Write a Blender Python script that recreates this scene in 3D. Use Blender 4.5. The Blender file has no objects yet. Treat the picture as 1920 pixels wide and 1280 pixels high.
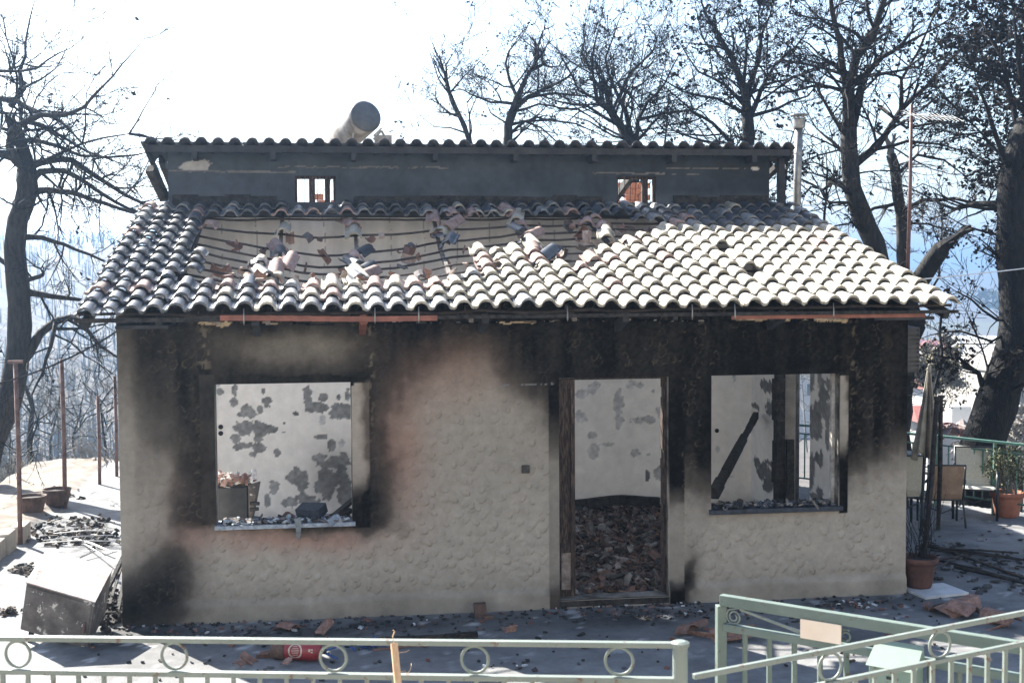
import bpy, math, random
import numpy as np
from mathutils import Vector, Matrix

S = bpy.context.scene
COL = S.collection
R = math.radians

# ------------------------------------------------------------------ camera
F_PX = 2439.68                       # focal length in units of a 1920 wide picture
CAM = np.array([1.896, -12.089, 3.118])
_ya, _pi, _ro = R(8.008), R(-3.108), R(-0.346)
FW = np.array([math.sin(_ya) * math.cos(_pi), math.cos(_ya) * math.cos(_pi), math.sin(_pi)])
_r = np.array([math.cos(_ya), -math.sin(_ya), 0.0])
_u = np.cross(_r, FW)
RT = _r * math.cos(_ro) + _u * math.sin(_ro)
UP = _u * math.cos(_ro) - _r * math.sin(_ro)
cd = bpy.data.cameras.new('camera')
cd.sensor_width = 36.0
cd.lens = F_PX / 1920 * 36
cd.clip_start = 0.1
cd.clip_end = 20000
cd.dof.use_dof = True
cd.dof.focus_distance = 13.0
cd.dof.aperture_fstop = 6.3
cam = bpy.data.objects.new('camera', cd)
COL.objects.link(cam)
cam.matrix_world = Matrix(((RT[0], UP[0], -FW[0], CAM[0]), (RT[1], UP[1], -FW[1], CAM[1]),
                           (RT[2], UP[2], -FW[2], CAM[2]), (0, 0, 0, 1)))
S.camera = cam

# ------------------------------------------------------------------ sky and sun
SUN_AZ, SUN_EL = -34.0, 37.0         # azimuth from +Y towards +X
world = bpy.data.worlds.new('World')
S.world = world
world.use_nodes = True
wn = world.node_tree
sky = wn.nodes.new('ShaderNodeTexSky')
sky.sky_type = 'NISHITA'
sky.sun_disc = False
sky.sun_elevation = R(SUN_EL)
sky.sun_rotation = R(SUN_AZ) % (2 * math.pi)
sky.air_density = 1.0
sky.dust_density = 1.5
sky.ozone_density = 1.0
wn.links.new(sky.outputs[0], wn.nodes['Background'].inputs[0])
wn.nodes['Background'].inputs[1].default_value = 0.060
sl = bpy.data.lights.new('sun', 'SUN')
sl.energy = 5.0
sl.angle = R(0.5)
sl.color = (1.0, 0.95, 0.86)
so = bpy.data.objects.new('sun', sl)
COL.objects.link(so)
_sd = Vector((math.sin(R(SUN_AZ)) * math.cos(R(SUN_EL)), math.cos(R(SUN_AZ)) * math.cos(R(SUN_EL)), math.sin(R(SUN_EL))))
so.rotation_euler = (-_sd).to_track_quat('-Z', 'Y').to_euler()
so.location = (-20, 30, 30)
S.view_settings.view_transform = 'Standard'
S.view_settings.look = 'None'
S.view_settings.gamma = 1
S.view_settings.exposure = 2.45
S.render.engine = 'CYCLES'
S.cycles.use_denoising = True
S.cycles.max_bounces = 10
S.cycles.diffuse_bounces = 8
S.cycles.volume_bounces = 1

# ------------------------------------------------------------------ measuring helpers (photo pixel -> place in the world)
def at(x, y, d):
    return CAM + d * (FW + RT * ((x - 960) / F_PX) + UP * ((640 - y) / F_PX))
def onp(x, y, ax, val):
    v = FW + RT * ((x - 960) / F_PX) + UP * ((640 - y) / F_PX)
    return CAM + v * ((val - CAM[ax]) / v[ax])
def onY(x, y, Y): return onp(x, y, 1, Y)
def onX(x, y, X): return onp(x, y, 0, X)
def onZ(x, y, Z=-0.1): return onp(x, y, 2, Z)

# ------------------------------------------------------------------ numpy noise
def _hash(ix, iy, seed):
    n = (ix.astype(np.int64) * 374761393 + iy.astype(np.int64) * 668265263 + seed * 974634777) & 0x7fffffff
    n = ((n ^ (n >> 13)) * 1274126177) & 0x7fffffff
    return ((n ^ (n >> 16)) & 0xffff) / 65535.0
def vnoise(x, y, seed=0):
    x0, y0 = np.floor(x), np.floor(y)
    fx, fy = x - x0, y - y0
    fx, fy = fx * fx * (3 - 2 * fx), fy * fy * (3 - 2 * fy)
    a, b = _hash(x0, y0, seed), _hash(x0 + 1, y0, seed)
    c, d = _hash(x0, y0 + 1, seed), _hash(x0 + 1, y0 + 1, seed)
    return (a * (1 - fx) + b * fx) * (1 - fy) + (c * (1 - fx) + d * fx) * fy
def fbm(x, y, seed=0, octv=4):
    x, y = np.asarray(x, float), np.asarray(y, float)
    s, a, t = 0, 1.0, 0
    for k in range(octv):
        s = s + a * vnoise(x * 2 ** k + 17.3 * k, y * 2 ** k - 9.1 * k, seed + k)
        t += a
        a *= 0.5
    return s / t
def sstep(a, b, x):
    t = np.clip((x - a) / (b - a), 0, 1)
    return t * t * (3 - 2 * t)

# ------------------------------------------------------------------ materials
MATS = {}
def pmat(name, col, col2=None, scale=6, rough=0.85, bump=0.0, bscale=60, metallic=0.0, attr=False, objrand=0.0,
         contrast=(0.35, 0.65), spec=0.3, stretch=None, transmission=0.0, speck=None):
    m = bpy.data.materials.new(name)
    m.use_nodes = True
    nt = m.node_tree
    b = nt.nodes['Principled BSDF']
    b.inputs['Roughness'].default_value = rough
    b.inputs['Metallic'].default_value = metallic
    b.inputs['Specular IOR Level'].default_value = spec
    if transmission: b.inputs['Transmission Weight'].default_value = transmission
    tc = nt.nodes.new('ShaderNodeTexCoord')
    vec = tc.outputs['Object']
    if stretch:
        mp = nt.nodes.new('ShaderNodeMapping')
        mp.inputs['Scale'].default_value = stretch
        nt.links.new(vec, mp.inputs['Vector'])
        vec = mp.outputs[0]
    nz = nt.nodes.new('ShaderNodeTexNoise')
    nz.inputs['Scale'].default_value = scale
    nz.inputs['Detail'].default_value = 8
    nz.inputs['Roughness'].default_value = 0.65
    nt.links.new(vec, nz.inputs['Vector'])
    rp = nt.nodes.new('ShaderNodeValToRGB')
    rp.color_ramp.elements[0].position, rp.color_ramp.elements[1].position = contrast
    nt.links.new(nz.outputs['Fac'], rp.inputs['Fac'])
    if attr:
        at_ = nt.nodes.new('ShaderNodeAttribute')
        at_.attribute_name = 'Col'
        rp.color_ramp.elements[0].color = (*col, 1)
        rp.color_ramp.elements[1].color = (*(col2 or (1, 1, 1)), 1)
        mx = nt.nodes.new('ShaderNodeMix')
        mx.data_type = 'RGBA'
        mx.blend_type = 'MULTIPLY'
        mx.inputs['Factor'].default_value = 1
        nt.links.new(at_.outputs['Color'], mx.inputs[6])
        nt.links.new(rp.outputs[0], mx.inputs[7])
        out = mx.outputs[2]
    else:
        rp.color_ramp.elements[0].color = (*col, 1)
        rp.color_ramp.elements[1].color = (*(col2 or tuple(c * 1.25 for c in col)), 1)
        out = rp.outputs[0]
    if objrand:
        oi = nt.nodes.new('ShaderNodeObjectInfo')
        mr = nt.nodes.new('ShaderNodeMapRange')
        mr.inputs[3].default_value = 1 - objrand
        mr.inputs[4].default_value = 1 + objrand
        nt.links.new(oi.outputs['Random'], mr.inputs[0])
        hs = nt.nodes.new('ShaderNodeHueSaturation')
        nt.links.new(mr.outputs[0], hs.inputs['Value'])
        nt.links.new(out, hs.inputs['Color'])
        out = hs.outputs[0]
    if speck:
        n3 = nt.nodes.new('ShaderNodeTexNoise')
        n3.inputs['Scale'].default_value = speck[1]
        n3.inputs['Detail'].default_value = 5
        n3.inputs['Roughness'].default_value = 0.7
        nt.links.new(tc.outputs['Object'], n3.inputs['Vector'])
        r3 = nt.nodes.new('ShaderNodeMapRange')
        r3.inputs[1].default_value, r3.inputs[2].default_value = speck[2], speck[2] + .05
        nt.links.new(n3.outputs['Fac'], r3.inputs[0])
        m3 = nt.nodes.new('ShaderNodeMix')
        m3.data_type = 'RGBA'
        nt.links.new(r3.outputs[0], m3.inputs['Factor'])
        nt.links.new(out, m3.inputs[6])
        m3.inputs[7].default_value = (*speck[0], 1)
        out = m3.outputs[2]
    nt.links.new(out, b.inputs['Base Color'])
    if bump:
        n2 = nt.nodes.new('ShaderNodeTexNoise')
        n2.inputs['Scale'].default_value = bscale
        n2.inputs['Detail'].default_value = 6
        nt.links.new(vec, n2.inputs['Vector'])
        bp = nt.nodes.new('ShaderNodeBump')
        bp.inputs['Strength'].default_value = bump
        bp.inputs['Distance'].default_value = 0.02
        nt.links.new(n2.outputs['Fac'], bp.inputs['Height'])
        nt.links.new(bp.outputs[0], b.inputs['Normal'])
    MATS[name] = m
    return m

M_STUCCO = pmat('stucco', (0.88,) * 3, (1.1,) * 3, 9, 0.95, 0.35, 160, attr=True, spec=0.03)
M_PLASTER = pmat('plaster', (0.92,) * 3, (1.06,) * 3, 7, 0.85, 0.15, 90, attr=True)
M_GROUND = pmat('concrete', (0.78,) * 3, (1.18,) * 3, 5, 0.9, 0.35, 70, attr=True)
M_TERRAIN = pmat('soil', (0.75,) * 3, (1.2,) * 3, 0.6, 0.95, 0.4, 3, attr=True)
M_CHAR = pmat('charred_wood', (0.012, 0.011, 0.011), (0.05, 0.045, 0.04), 14, 0.8, 0.6, 60, spec=0.2)
M_CHARF = pmat('charred_frame', (0.02, 0.014, 0.012), (0.16, 0.11, 0.085), 30, 0.8, 0.6, 60, contrast=(0.45, 0.75), stretch=(3, 3, 0.35))
M_BATTEN = pmat('batten_wood', (0.018, 0.016, 0.015), (0.07, 0.055, 0.048), 6, 0.8, 0.3, 60)
M_FASCIA = pmat('painted_fascia', (0.15, 0.055, 0.038), (0.26, 0.10, 0.07), 6, 0.6, 0.1, 40)
M_DARK = pmat('sooty_board', (0.018, 0.018, 0.02), (0.045, 0.045, 0.048), 5, 0.8, 0.2, 40)
M_TILE = pmat('clay_tile_pale', (0.21, 0.19, 0.155), (0.42, 0.385, 0.315), 7, 0.75, 0.15, 90, objrand=0.22)
M_TILES = pmat('clay_tile_sooty', (0.022, 0.026, 0.034), (0.085, 0.092, 0.105), 12, 0.42, 0.12, 90, objrand=0.35, spec=0.6)
M_TILEG = pmat('clay_tile_grey', (0.10, 0.105, 0.11), (0.26, 0.26, 0.255), 12, 0.5, 0.12, 90, objrand=0.3, spec=0.45)
M_TILER = pmat('clay_tile_red', (0.19, 0.115, 0.095), (0.33, 0.25, 0.225), 14, 0.8, 0.2, 90, objrand=0.25)
M_UPTILE = pmat('clay_tile_black', (0.02, 0.02, 0.024), (0.06, 0.06, 0.066), 10, 0.6, 0.15, 90, objrand=0.3)
M_SHARD = pmat('tile_shard', (0.15, 0.085, 0.065), (0.32, 0.20, 0.16), 20, 0.85, 0.2, 80, objrand=0.3)
M_RUBBLE = pmat('rubble_mix', (0.7,) * 3, (1.3,) * 3, 20, 0.9, 0.3, 80, attr=True)
M_BARK = pmat('burnt_bark', (0.006, 0.006, 0.007), (0.026, 0.024, 0.023), 9, 0.9, 0.9, 30, stretch=(2, 2, 0.6), contrast=(0.4, 0.75))
M_BARKB = pmat('scorched_bark', (0.011, 0.010, 0.0095), (0.048, 0.041, 0.036), 9, 0.9, 0.9, 30, stretch=(2, 2, 0.6))
M_TWIG = pmat('burnt_twigs', (0.010, 0.010, 0.011), (0.032, 0.030, 0.029), 5, 0.95, spec=.1)
M_TWIGG = pmat('ashen_twigs', (0.09, 0.085, 0.08), (0.30, 0.28, 0.25), 3, 0.9)
M_LEAF = pmat('scorched_leaves', (0.007, 0.007, 0.008), (0.030, 0.025, 0.02), 3, 0.95, spec=.1)
M_LEAFG = pmat('dull_leaves', (0.03, 0.05, 0.02), (0.10, 0.10, 0.05), 8, 0.8)
M_FENCE = pmat('sage_paint', (0.125, 0.15, 0.132), (0.175, 0.20, 0.178), 3, 0.45, 0.08, 60, spec=0.5, speck=((.10, .055, .035), 22, .60))
M_GATE = pmat('gate_paint', (0.085, 0.118, 0.10), (0.125, 0.158, 0.138), 3, 0.5, 0.08, 60, spec=0.5, speck=((.09, .06, .045), 26, .61))
M_RAILG = pmat('green_paint', (0.06, 0.15, 0.125), (0.10, 0.2, 0.17), 3, 0.45, spec=0.5)
M_MAILB = pmat('mint_paint', (0.13, 0.19, 0.155), (0.17, 0.235, 0.195), 2, 0.5, spec=0.5, speck=((.10, .06, .04), 30, .64))
M_SIGN = pmat('cream_board', (0.70, 0.55, 0.42), (0.78, 0.64, 0.52), 5, 0.6)
M_STAKE = pmat('pale_wood', (0.50, 0.30, 0.16), (0.64, 0.43, 0.26), 12, 0.7, 0.2, 60, stretch=(6, 6, 0.6))
M_RUST = pmat('rusty_steel', (0.085, 0.045, 0.038), (0.20, 0.14, 0.125), 9, 0.8, 0.2, 80)
M_MAST = pmat('mast_steel', (0.07, 0.032, 0.03), (0.12, 0.07, 0.065), 9, 0.6)
M_GALV = pmat('galvanised_steel', (0.17, 0.165, 0.155), (0.32, 0.31, 0.295), 8, 0.45, 0.05, 40, metallic=0.7)
M_ALU = pmat('old_aluminium', (0.30, 0.30, 0.30), (0.5, 0.5, 0.48), 8, 0.5, metallic=0.4)
M_SILL = pmat('ashy_sill', (0.16, 0.185, 0.22), (0.40, 0.44, 0.49), 18, 0.6, 0.2, 80)
M_SILLD = pmat('dark_sill', (0.012, 0.016, 0.024), (0.04, 0.05, 0.07), 18, 0.5)
M_TANK = pmat('scorched_tank', (0.035, 0.04, 0.048), (0.10, 0.105, 0.115), 3, 0.45, spec=0.4)
M_TANKB = pmat('tank_jacket', (0.13, 0.105, 0.09), (0.46, 0.44, 0.42), 3.5, 0.5)
M_FOAM = pmat('ash_foam', (0.62, 0.66, 0.70), (0.85, 0.87, 0.90), 20, 0.9, 0.5, 60)
M_CABT = pmat('scorched_panel', (0.26, 0.19, 0.175), (0.42, 0.39, 0.38), 4, 0.6, 0.1, 30, stretch=(1, 4, 1), speck=((.22, .10, .07), 7, .60))
M_CABF = pmat('burnt_panel', (0.07, 0.06, 0.055), (0.20, 0.18, 0.165), 6, 0.6, 0.15, 50, contrast=(0.4, 0.8), speck=((.50, .47, .43), 11, .60))
M_RED = pmat('extinguisher_red', (0.17, 0.016, 0.022), (0.29, 0.035, 0.04), 5, 0.45, spec=0.5)
M_BLACK = pmat('black_plastic', (0.012, 0.013, 0.015), (0.03, 0.03, 0.033), 8, 0.5)
M_BLUE = pmat('blue_plastic', (0.02, 0.05, 0.16), (0.05, 0.11, 0.28), 10, 0.6)
M_WHITEP = pmat('white_print', (0.42, 0.33, 0.26), (0.55, 0.46, 0.38), 10, 0.5)
M_TERRA = pmat('terracotta', (0.24, 0.095, 0.06), (0.34, 0.15, 0.10), 8, 0.85, 0.1, 60)
M_POTD = pmat('sooty_pot', (0.055, 0.035, 0.028), (0.14, 0.09, 0.07), 10, 0.85, 0.2, 60)
M_SOIL = pmat('potting_soil', (0.02, 0.017, 0.015), (0.06, 0.05, 0.04), 20, 0.95, 0.5, 40)
M_MARBLE = pmat('marble_slab', (0.42, 0.43, 0.44), (0.55, 0.56, 0.57), 5, 0.5)
M_CURB = pmat('curb_concrete', (0.30, 0.27, 0.23), (0.42, 0.38, 0.33), 8, 0.9, 0.3, 60)
M_CREAM = pmat('cream_sling', (0.44, 0.42, 0.35), (0.54, 0.52, 0.44), 40, 0.85)
M_BROWN = pmat('brown_sling', (0.20, 0.13, 0.09), (0.33, 0.24, 0.17), 4, 0.85)
M_CHAIRF = pmat('chair_frame', (0.012, 0.016, 0.022), (0.03, 0.036, 0.045), 8, 0.4, spec=0.5)
M_CANVAS = pmat('beige_canvas', (0.17, 0.155, 0.125), (0.38, 0.36, 0.31), 5, 0.9, 0.1, 20)
M_CANVASD = pmat('burnt_canvas', (0.06, 0.05, 0.04), (0.20, 0.17, 0.13), 5, 0.9, 0.1, 20)
M_AC = pmat('melted_casing', (0.035, 0.034, 0.035), (0.09, 0.088, 0.088), 4, 0.6)
M_TOWNW = pmat('white_render', (0.40, 0.40, 0.395), (0.52, 0.52, 0.51), 0.4, 0.9)
M_TOWNB = pmat('beige_render', (0.26, 0.245, 0.225), (0.34, 0.32, 0.29), 0.3, 0.9)
M_TOWNR = pmat('red_roof', (0.13, 0.035, 0.028), (0.20, 0.062, 0.05), 2.5, 0.85)
M_SHUT = pmat('brown_shutter', (0.16, 0.06, 0.04), (0.22, 0.1, 0.07), 4, 0.6)
M_PANE = pmat('dark_pane', (0.05, 0.06, 0.07), (0.08, 0.09, 0.1), 4, 0.15, spec=0.5)
M_BRICK = pmat('hollow_brick', (0.42, 0.15, 0.08), (0.55, 0.24, 0.14), 12, 0.9, 0.3, 40)
M_ROAD = pmat('concrete_lane', (0.30, 0.275, 0.235), (0.40, 0.365, 0.31), 4, 0.9, 0.2, 80)
M_WALLC = pmat('retaining_concrete', (0.30, 0.29, 0.27), (0.42, 0.41, 0.38), 3, 0.9, 0.2, 50)
M_CABLE = pmat('black_cable', (0.015, 0.015, 0.017), (0.03, 0.03, 0.03), 4, 0.6)
M_CABLEW = pmat('pale_cable', (0.5, 0.52, 0.54), (0.6, 0.62, 0.64), 4, 0.6)
M_FARTREE = pmat('burnt_wood_far', (0.06, 0.056, 0.052), (0.17, 0.155, 0.13), 0.2, 0.95)
M_OLIVE = pmat('yellowed_foliage', (0.10, 0.085, 0.05), (0.20, 0.17, 0.10), 0.8, 0.95)
M_SEA = pmat('sea_water', (0.02, 0.06, 0.10), (0.03, 0.08, 0.12), 0.01, 0.25)

# ------------------------------------------------------------------ mesh building
ORIGIN = {}
class MB:
    def __init__(s): s.v, s.f, s.c = [], [], []
    def add(s, vs, fs, col=None):
        k = len(s.v)
        s.v.extend([tuple(map(float, p)) for p in vs])
        s.f.extend([tuple(i + k for i in f) for f in fs])
        if col is not None: s.c.extend([col] * len(vs))
        return s
    def box(s, x0, x1, y0, y1, z0, z1, col=None):
        vs = [(x, y, z) for z in (z0, z1) for y in (y0, y1) for x in (x0, x1)]
        return s.add(vs, [(0, 2, 3, 1), (4, 5, 7, 6), (0, 1, 5, 4), (2, 6, 7, 3), (0, 4, 6, 2), (1, 3, 7, 5)], col)
    def obox(s, o, a, b, c):
        o, a, b, c = map(np.array, (o, a, b, c))
        vs = [o + i * a + j * b + k * c for k in (0, 1) for j in (0, 1) for i in (0, 1)]
        fs = [(0, 2, 3, 1), (4, 5, 7, 6), (0, 1, 5, 4), (2, 6, 7, 3), (0, 4, 6, 2), (1, 3, 7, 5)]
        if np.dot(np.cross(a, b), c) < 0: fs = [f[::-1] for f in fs]
        return s.add(vs, fs)
    def bar(s, p, q, w, h=None, up=(0, 0, 1)):
        p, q = np.array(p, float), np.array(q, float)
        h = h or w
        d = q - p
        d /= np.linalg.norm(d) + 1e-9
        up = np.array(up, float)
        if abs(np.dot(d, up)) > 0.97: up = np.array((1.0, 0, 0))
        a = np.cross(d, up); a /= np.linalg.norm(a)
        b = np.cross(a, d)
        return s.obox(p - a * w / 2 - b * h / 2, a * w, q - p, b * h)
    def tube(s, pts, rad, n=6, cap=True, closed=False):
        pts = [np.array(p, float) for p in pts]
        m = len(pts)
        if not hasattr(rad, '__len__'): rad = [rad] * m
        k = len(s.v)
        ref = None
        for i, p in enumerate(pts):
            if closed: t = pts[(i + 1) % m] - pts[i - 1]
            else: t = pts[min(i + 1, m - 1)] - pts[max(i - 1, 0)]
            l = math.sqrt(t @ t) + 1e-12
            t = t / l
            if ref is None:
                ref = np.array((0.0, 0, 1)) if abs(t[2]) < 0.9 else np.array((1.0, 0, 0))
            a = ref - t * (ref @ t)
            a /= math.sqrt(a @ a) + 1e-12
            ref = a
            b = np.array((t[1] * a[2] - t[2] * a[1], t[2] * a[0] - t[0] * a[2], t[0] * a[1] - t[1] * a[0]))
            for j in range(n):
                w = 2 * math.pi * j / n
                q = p + (a * math.cos(w) + b * math.sin(w)) * rad[i]
                s.v.append((float(q[0]), float(q[1]), float(q[2])))
        for i in range(m if closed else m - 1):
            i2 = (i + 1) % m
            for j in range(n):
                j2 = (j + 1) % n
                s.f.append((k + i * n + j, k + i * n + j2, k + i2 * n + j2, k + i2 * n + j))
        if cap and not closed:
            s.f.append(tuple(k + j for j in range(n))[::-1])
            s.f.append(tuple(k + (m - 1) * n + j for j in range(n)))
        return s
    def lathe(s, prof, c, n=20, cap0=True, cap1=True):
        k = len(s.v)
        for r, z in prof:
            for j in range(n):
                w = 2 * math.pi * j / n
                s.v.append((c[0] + r * math.cos(w), c[1] + r * math.sin(w), c[2] + z))
        for i in range(len(prof) - 1):
            for j in range(n):
                j2 = (j + 1) % n
                s.f.append((k + i * n + j, k + i * n + j2, k + (i + 1) * n + j2, k + (i + 1) * n + j))
        if cap0: s.f.append(tuple(k + j for j in range(n))[::-1])
        if cap1: s.f.append(tuple(k + (len(prof) - 1) * n + j for j in range(n)))
        return s
    def mesh(s, name, mat, off=(0, 0, 0), smooth=False):
        me = bpy.data.meshes.new(name)
        vs = s.v
        if any(off): vs = [(x - off[0], y - off[1], z - off[2]) for x, y, z in vs]
        me.from_pydata(vs, [], s.f)
        if s.c and len(s.c) == len(s.v):
            ca = me.color_attributes.new('Col', 'FLOAT_COLOR', 'POINT')
            ca.data.foreach_set('color', np.array([(*c, 1) for c in s.c], np.float32).ravel())
        if mat: me.materials.append(mat)
        if smooth: me.polygons.foreach_set('use_smooth', [True] * len(me.polygons))
        me.update()
        return me
    def build(s, name, mat, parent=None, smooth=False, kind=None, bevel=0.0):
        """Vertices are world points; the object sits at its parent's base."""
        off = ORIGIN.get(parent.name, (0, 0, 0)) if parent else (0, 0, 0)
        o = bpy.data.objects.new(name, s.mesh(name, mat, off, smooth))
        COL.objects.link(o)
        if parent:
            o.parent = parent
            ORIGIN[o.name] = off
        if kind: o['kind'] = kind
        if bevel:
            b = o.modifiers.new('edge', 'BEVEL')
            b.width = bevel
            b.segments = 2
            b.limit_method = 'ANGLE'
        return o
def thing(name, label, cat, loc=(0, 0, 0), group=None):
    o = bpy.data.objects.new(name, None)
    COL.objects.link(o)
    o.empty_display_size = 0.1
    o.location = tuple(map(float, loc))
    ORIGIN[o.name] = tuple(map(float, loc))
    return tag(o, label, cat, group)
def tag(o, label, cat, group=None):
    o['label'] = label
    o['category'] = cat
    if group: o['group'] = group
    return o
def recenter(o):
    """Move a mesh object's origin to the bottom centre of its own box."""
    me = o.data
    n = len(me.vertices)
    a = np.empty(n * 3, np.float32)
    me.vertices.foreach_get('co', a)
    a = a.reshape(-1, 3)
    c = np.array([(a[:, 0].min() + a[:, 0].max()) / 2, (a[:, 1].min() + a[:, 1].max()) / 2, a[:, 2].min()])
    me.vertices.foreach_set('co', (a - c).astype(np.float32).ravel())
    o.location = tuple(float(t) for t in c)
    me.update()
    return o
def solo(mb, name, mat, label, cat, group=None, **kw):
    return tag(recenter(mb.build(name, mat, **kw)), label, cat, group)

def sheet(name, us, vs, P, col, openings=(), mat=None, parent=None, kind=None, flip=False, keep=None):
    """A finely divided sheet. P: (nv,nu,3) points, col: (nv,nu,3)."""
    nu, nv = len(us), len(vs)
    idx = np.arange(nu * nv).reshape(nv, nu)
    q = np.stack([idx[:-1, :-1], idx[:-1, 1:], idx[1:, 1:], idx[1:, :-1]], -1)
    uc = (us[:-1] + us[1:]) / 2
    vc = (vs[:-1] + vs[1:]) / 2
    UC, VC = np.meshgrid(uc, vc)
    k = np.ones_like(UC, bool)
    for (a, b, c, d) in openings: k &= ~((UC > a) & (UC < b) & (VC > c) & (VC < d))
    if keep is not None: k &= keep(UC, VC)
    q = q[k]
    if flip: q = q[:, ::-1]
    off = np.array(ORIGIN.get(parent.name, (0, 0, 0))) if parent else np.zeros(3)
    me = bpy.data.meshes.new(name)
    vv = (P.reshape(-1, 3) - off).astype(np.float32)
    me.vertices.add(len(vv))
    me.vertices.foreach_set('co', vv.ravel())
    me.loops.add(q.size)
    me.loops.foreach_set('vertex_index', q.ravel().astype(np.int32))
    me.polygons.add(len(q))
    me.polygons.foreach_set('loop_start', np.arange(0, q.size, 4, dtype=np.int32))
    me.polygons.foreach_set('loop_total', np.full(len(q), 4, np.int32))
    me.polygons.foreach_set('use_smooth', np.ones(len(q), bool))
    me.update(calc_edges=True)
    ca = me.color_attributes.new('Col', 'FLOAT_COLOR', 'POINT')
    c4 = np.ones((len(vv), 4), np.float32)
    c4[:, :3] = np.clip(col.reshape(-1, 3), 0.004, 1)
    ca.data.foreach_set('color', c4.ravel())
    if mat: me.materials.append(mat)
    o = bpy.data.objects.new(name, me)
    COL.objects.link(o)
    if parent:
        o.parent = parent
        ORIGIN[o.name] = tuple(off)
    if kind: o['kind'] = kind
    return o
def axis(a, b, step, fixed=()):
    v = set(np.round(np.linspace(a, b, int(round((b - a) / step)) + 1), 5))
    for f in fixed:
        v = {x for x in v if abs(x - f) > step * 0.45}
        v.add(round(f, 5))
    return np.array(sorted(v))
def shard(mb, c, size, rng, col=None, curved=True, flat=0.6):
    """A broken piece of roof tile: a bent plate with ragged outline and thickness."""
    n = 4
    w, l, th = size * rng.uniform(0.5, 1), size * rng.uniform(0.6, 1.3), 0.012
    bend = rng.uniform(0.15, 0.5) * w if curved else 0
    A = Matrix.Rotation(rng.uniform(0, 6.28), 3, 'Z') @ Matrix.Rotation(rng.gauss(0, flat), 3, 'X') @ Matrix.Rotation(rng.gauss(0, flat), 3, 'Y')
    if rng.random() < 0.5: bend = -bend
    vs = []
    for k in (0, 1):
        for j in (0, 1):
            for i in range(n):
                u = i / (n - 1) - 0.5
                p = Vector((u * w, (j - 0.5) * l + rng.uniform(-0.16, 0.16) * l, bend * (1 - 4 * u * u) + k * th))
                vs.append(Vector(c) + A @ p)
    fs = []
    for i in range(n - 1):
        fs += [(i, n + i, n + i + 1, i + 1), (2 * n + i, 2 * n + i + 1, 3 * n + i + 1, 3 * n + i),
               (i, i + 1, 2 * n + i + 1, 2 * n + i), (n + i, 3 * n + i, 3 * n + i + 1, n + i + 1)]
    fs += [(0, 2 * n, 3 * n, n), (n - 1, 2 * n - 1, 4 * n - 1, 3 * n - 1)]
    mb.add(vs, fs, col)

G0 = -0.10                                                       # level of the yard
# ================================================================== SETTING
# yard, street and terrain
def edge_d(X, Y):
    """Distance outside the terrace (negative on it)."""
    d1 = -3.1 - X
    d2 = ((X - 10.05) * 0.76 + (Y - 4.3) * 0.65)
    d3 = np.where(X < 4, Y - 10.8 - 0.15 * X, Y - 11.4)
    return np.maximum(np.maximum(d1, d2), d3)
def terrain_h(X, Y):
    d = edge_d(X, Y)
    left = sstep(8, -10, X)
    dd = np.maximum(d, 0)
    slope = 0.42 * left + 0.20 * (1 - left)
    deep = 20 * left + 19 * (1 - left)
    h = -0.34 - deep * (1 - np.exp(-dd * slope / deep))
    rr = np.hypot(X - 2, Y + 12)
    ang = np.degrees(np.arctan2(X - 2, Y + 12))
    hillL = sstep(60, 330, rr) * sstep(14, -4, ang) * (29 + 6 * fbm(X / 90, Y / 90, 5))
    hillF = sstep(500, 1500, rr) * (24 + 26 * fbm(X / 420, Y / 420, 8)) * sstep(2600, 1800, rr)
    h = h + hillL * 0.92 + hillF * 0.55
    h += (fbm(X / 6, Y / 6, 3) - 0.5) * 1.3 * sstep(0.6, 12, dd)
    back = sstep(-17, -75, Y)  # unseen hill added behind the camera to bounce sunlight onto the house front
    h = np.where(Y < -15, -.34 + 30 * back + 1.2 * fbm(X / 7, Y / 7, 14) * sstep(-15, -22, Y), h)
    return np.where((Y < -7.7) & (Y >= -15), np.minimum(h, -0.34), h)
def stretch_axis(a, n, k):
    u = np.linspace(-1, 1, n)
    return np.sign(u) * (np.exp(k * np.abs(u)) - 1) / (np.exp(k) - 1) * a
tx, ty = stretch_axis(4200, 260, 7.2) + 2, stretch_axis(4200, 260, 7.2) + 2
TX, TY = np.meshgrid(tx, ty)
TZ = terrain_h(TX, TY)
n1, n2 = fbm(TX / 3, TY / 3, 21), fbm(TX / 60, TY / 60, 22)
tc = np.empty(TX.shape + (3,))
tc[:] = (0.075, 0.068, 0.062)
tc = np.where((TY < -15)[..., None], np.array((.25, .232, .20)), tc)  # pale colour of the added bounce hill
tc = tc * (0.55 + 0.9 * n1[..., None])
gr = (sstep(0.52, 0.7, n2) * np.where(TY < -15, .4, 1))[..., None]
tc = tc * (1 - 0.6 * gr) + np.array((0.10, 0.11, 0.06)) * 0.6 * gr
sheet('terrain', tx, ty, np.stack([TX, TY, TZ], -1), tc, mat=M_TERRAIN, kind='structure')

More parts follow.
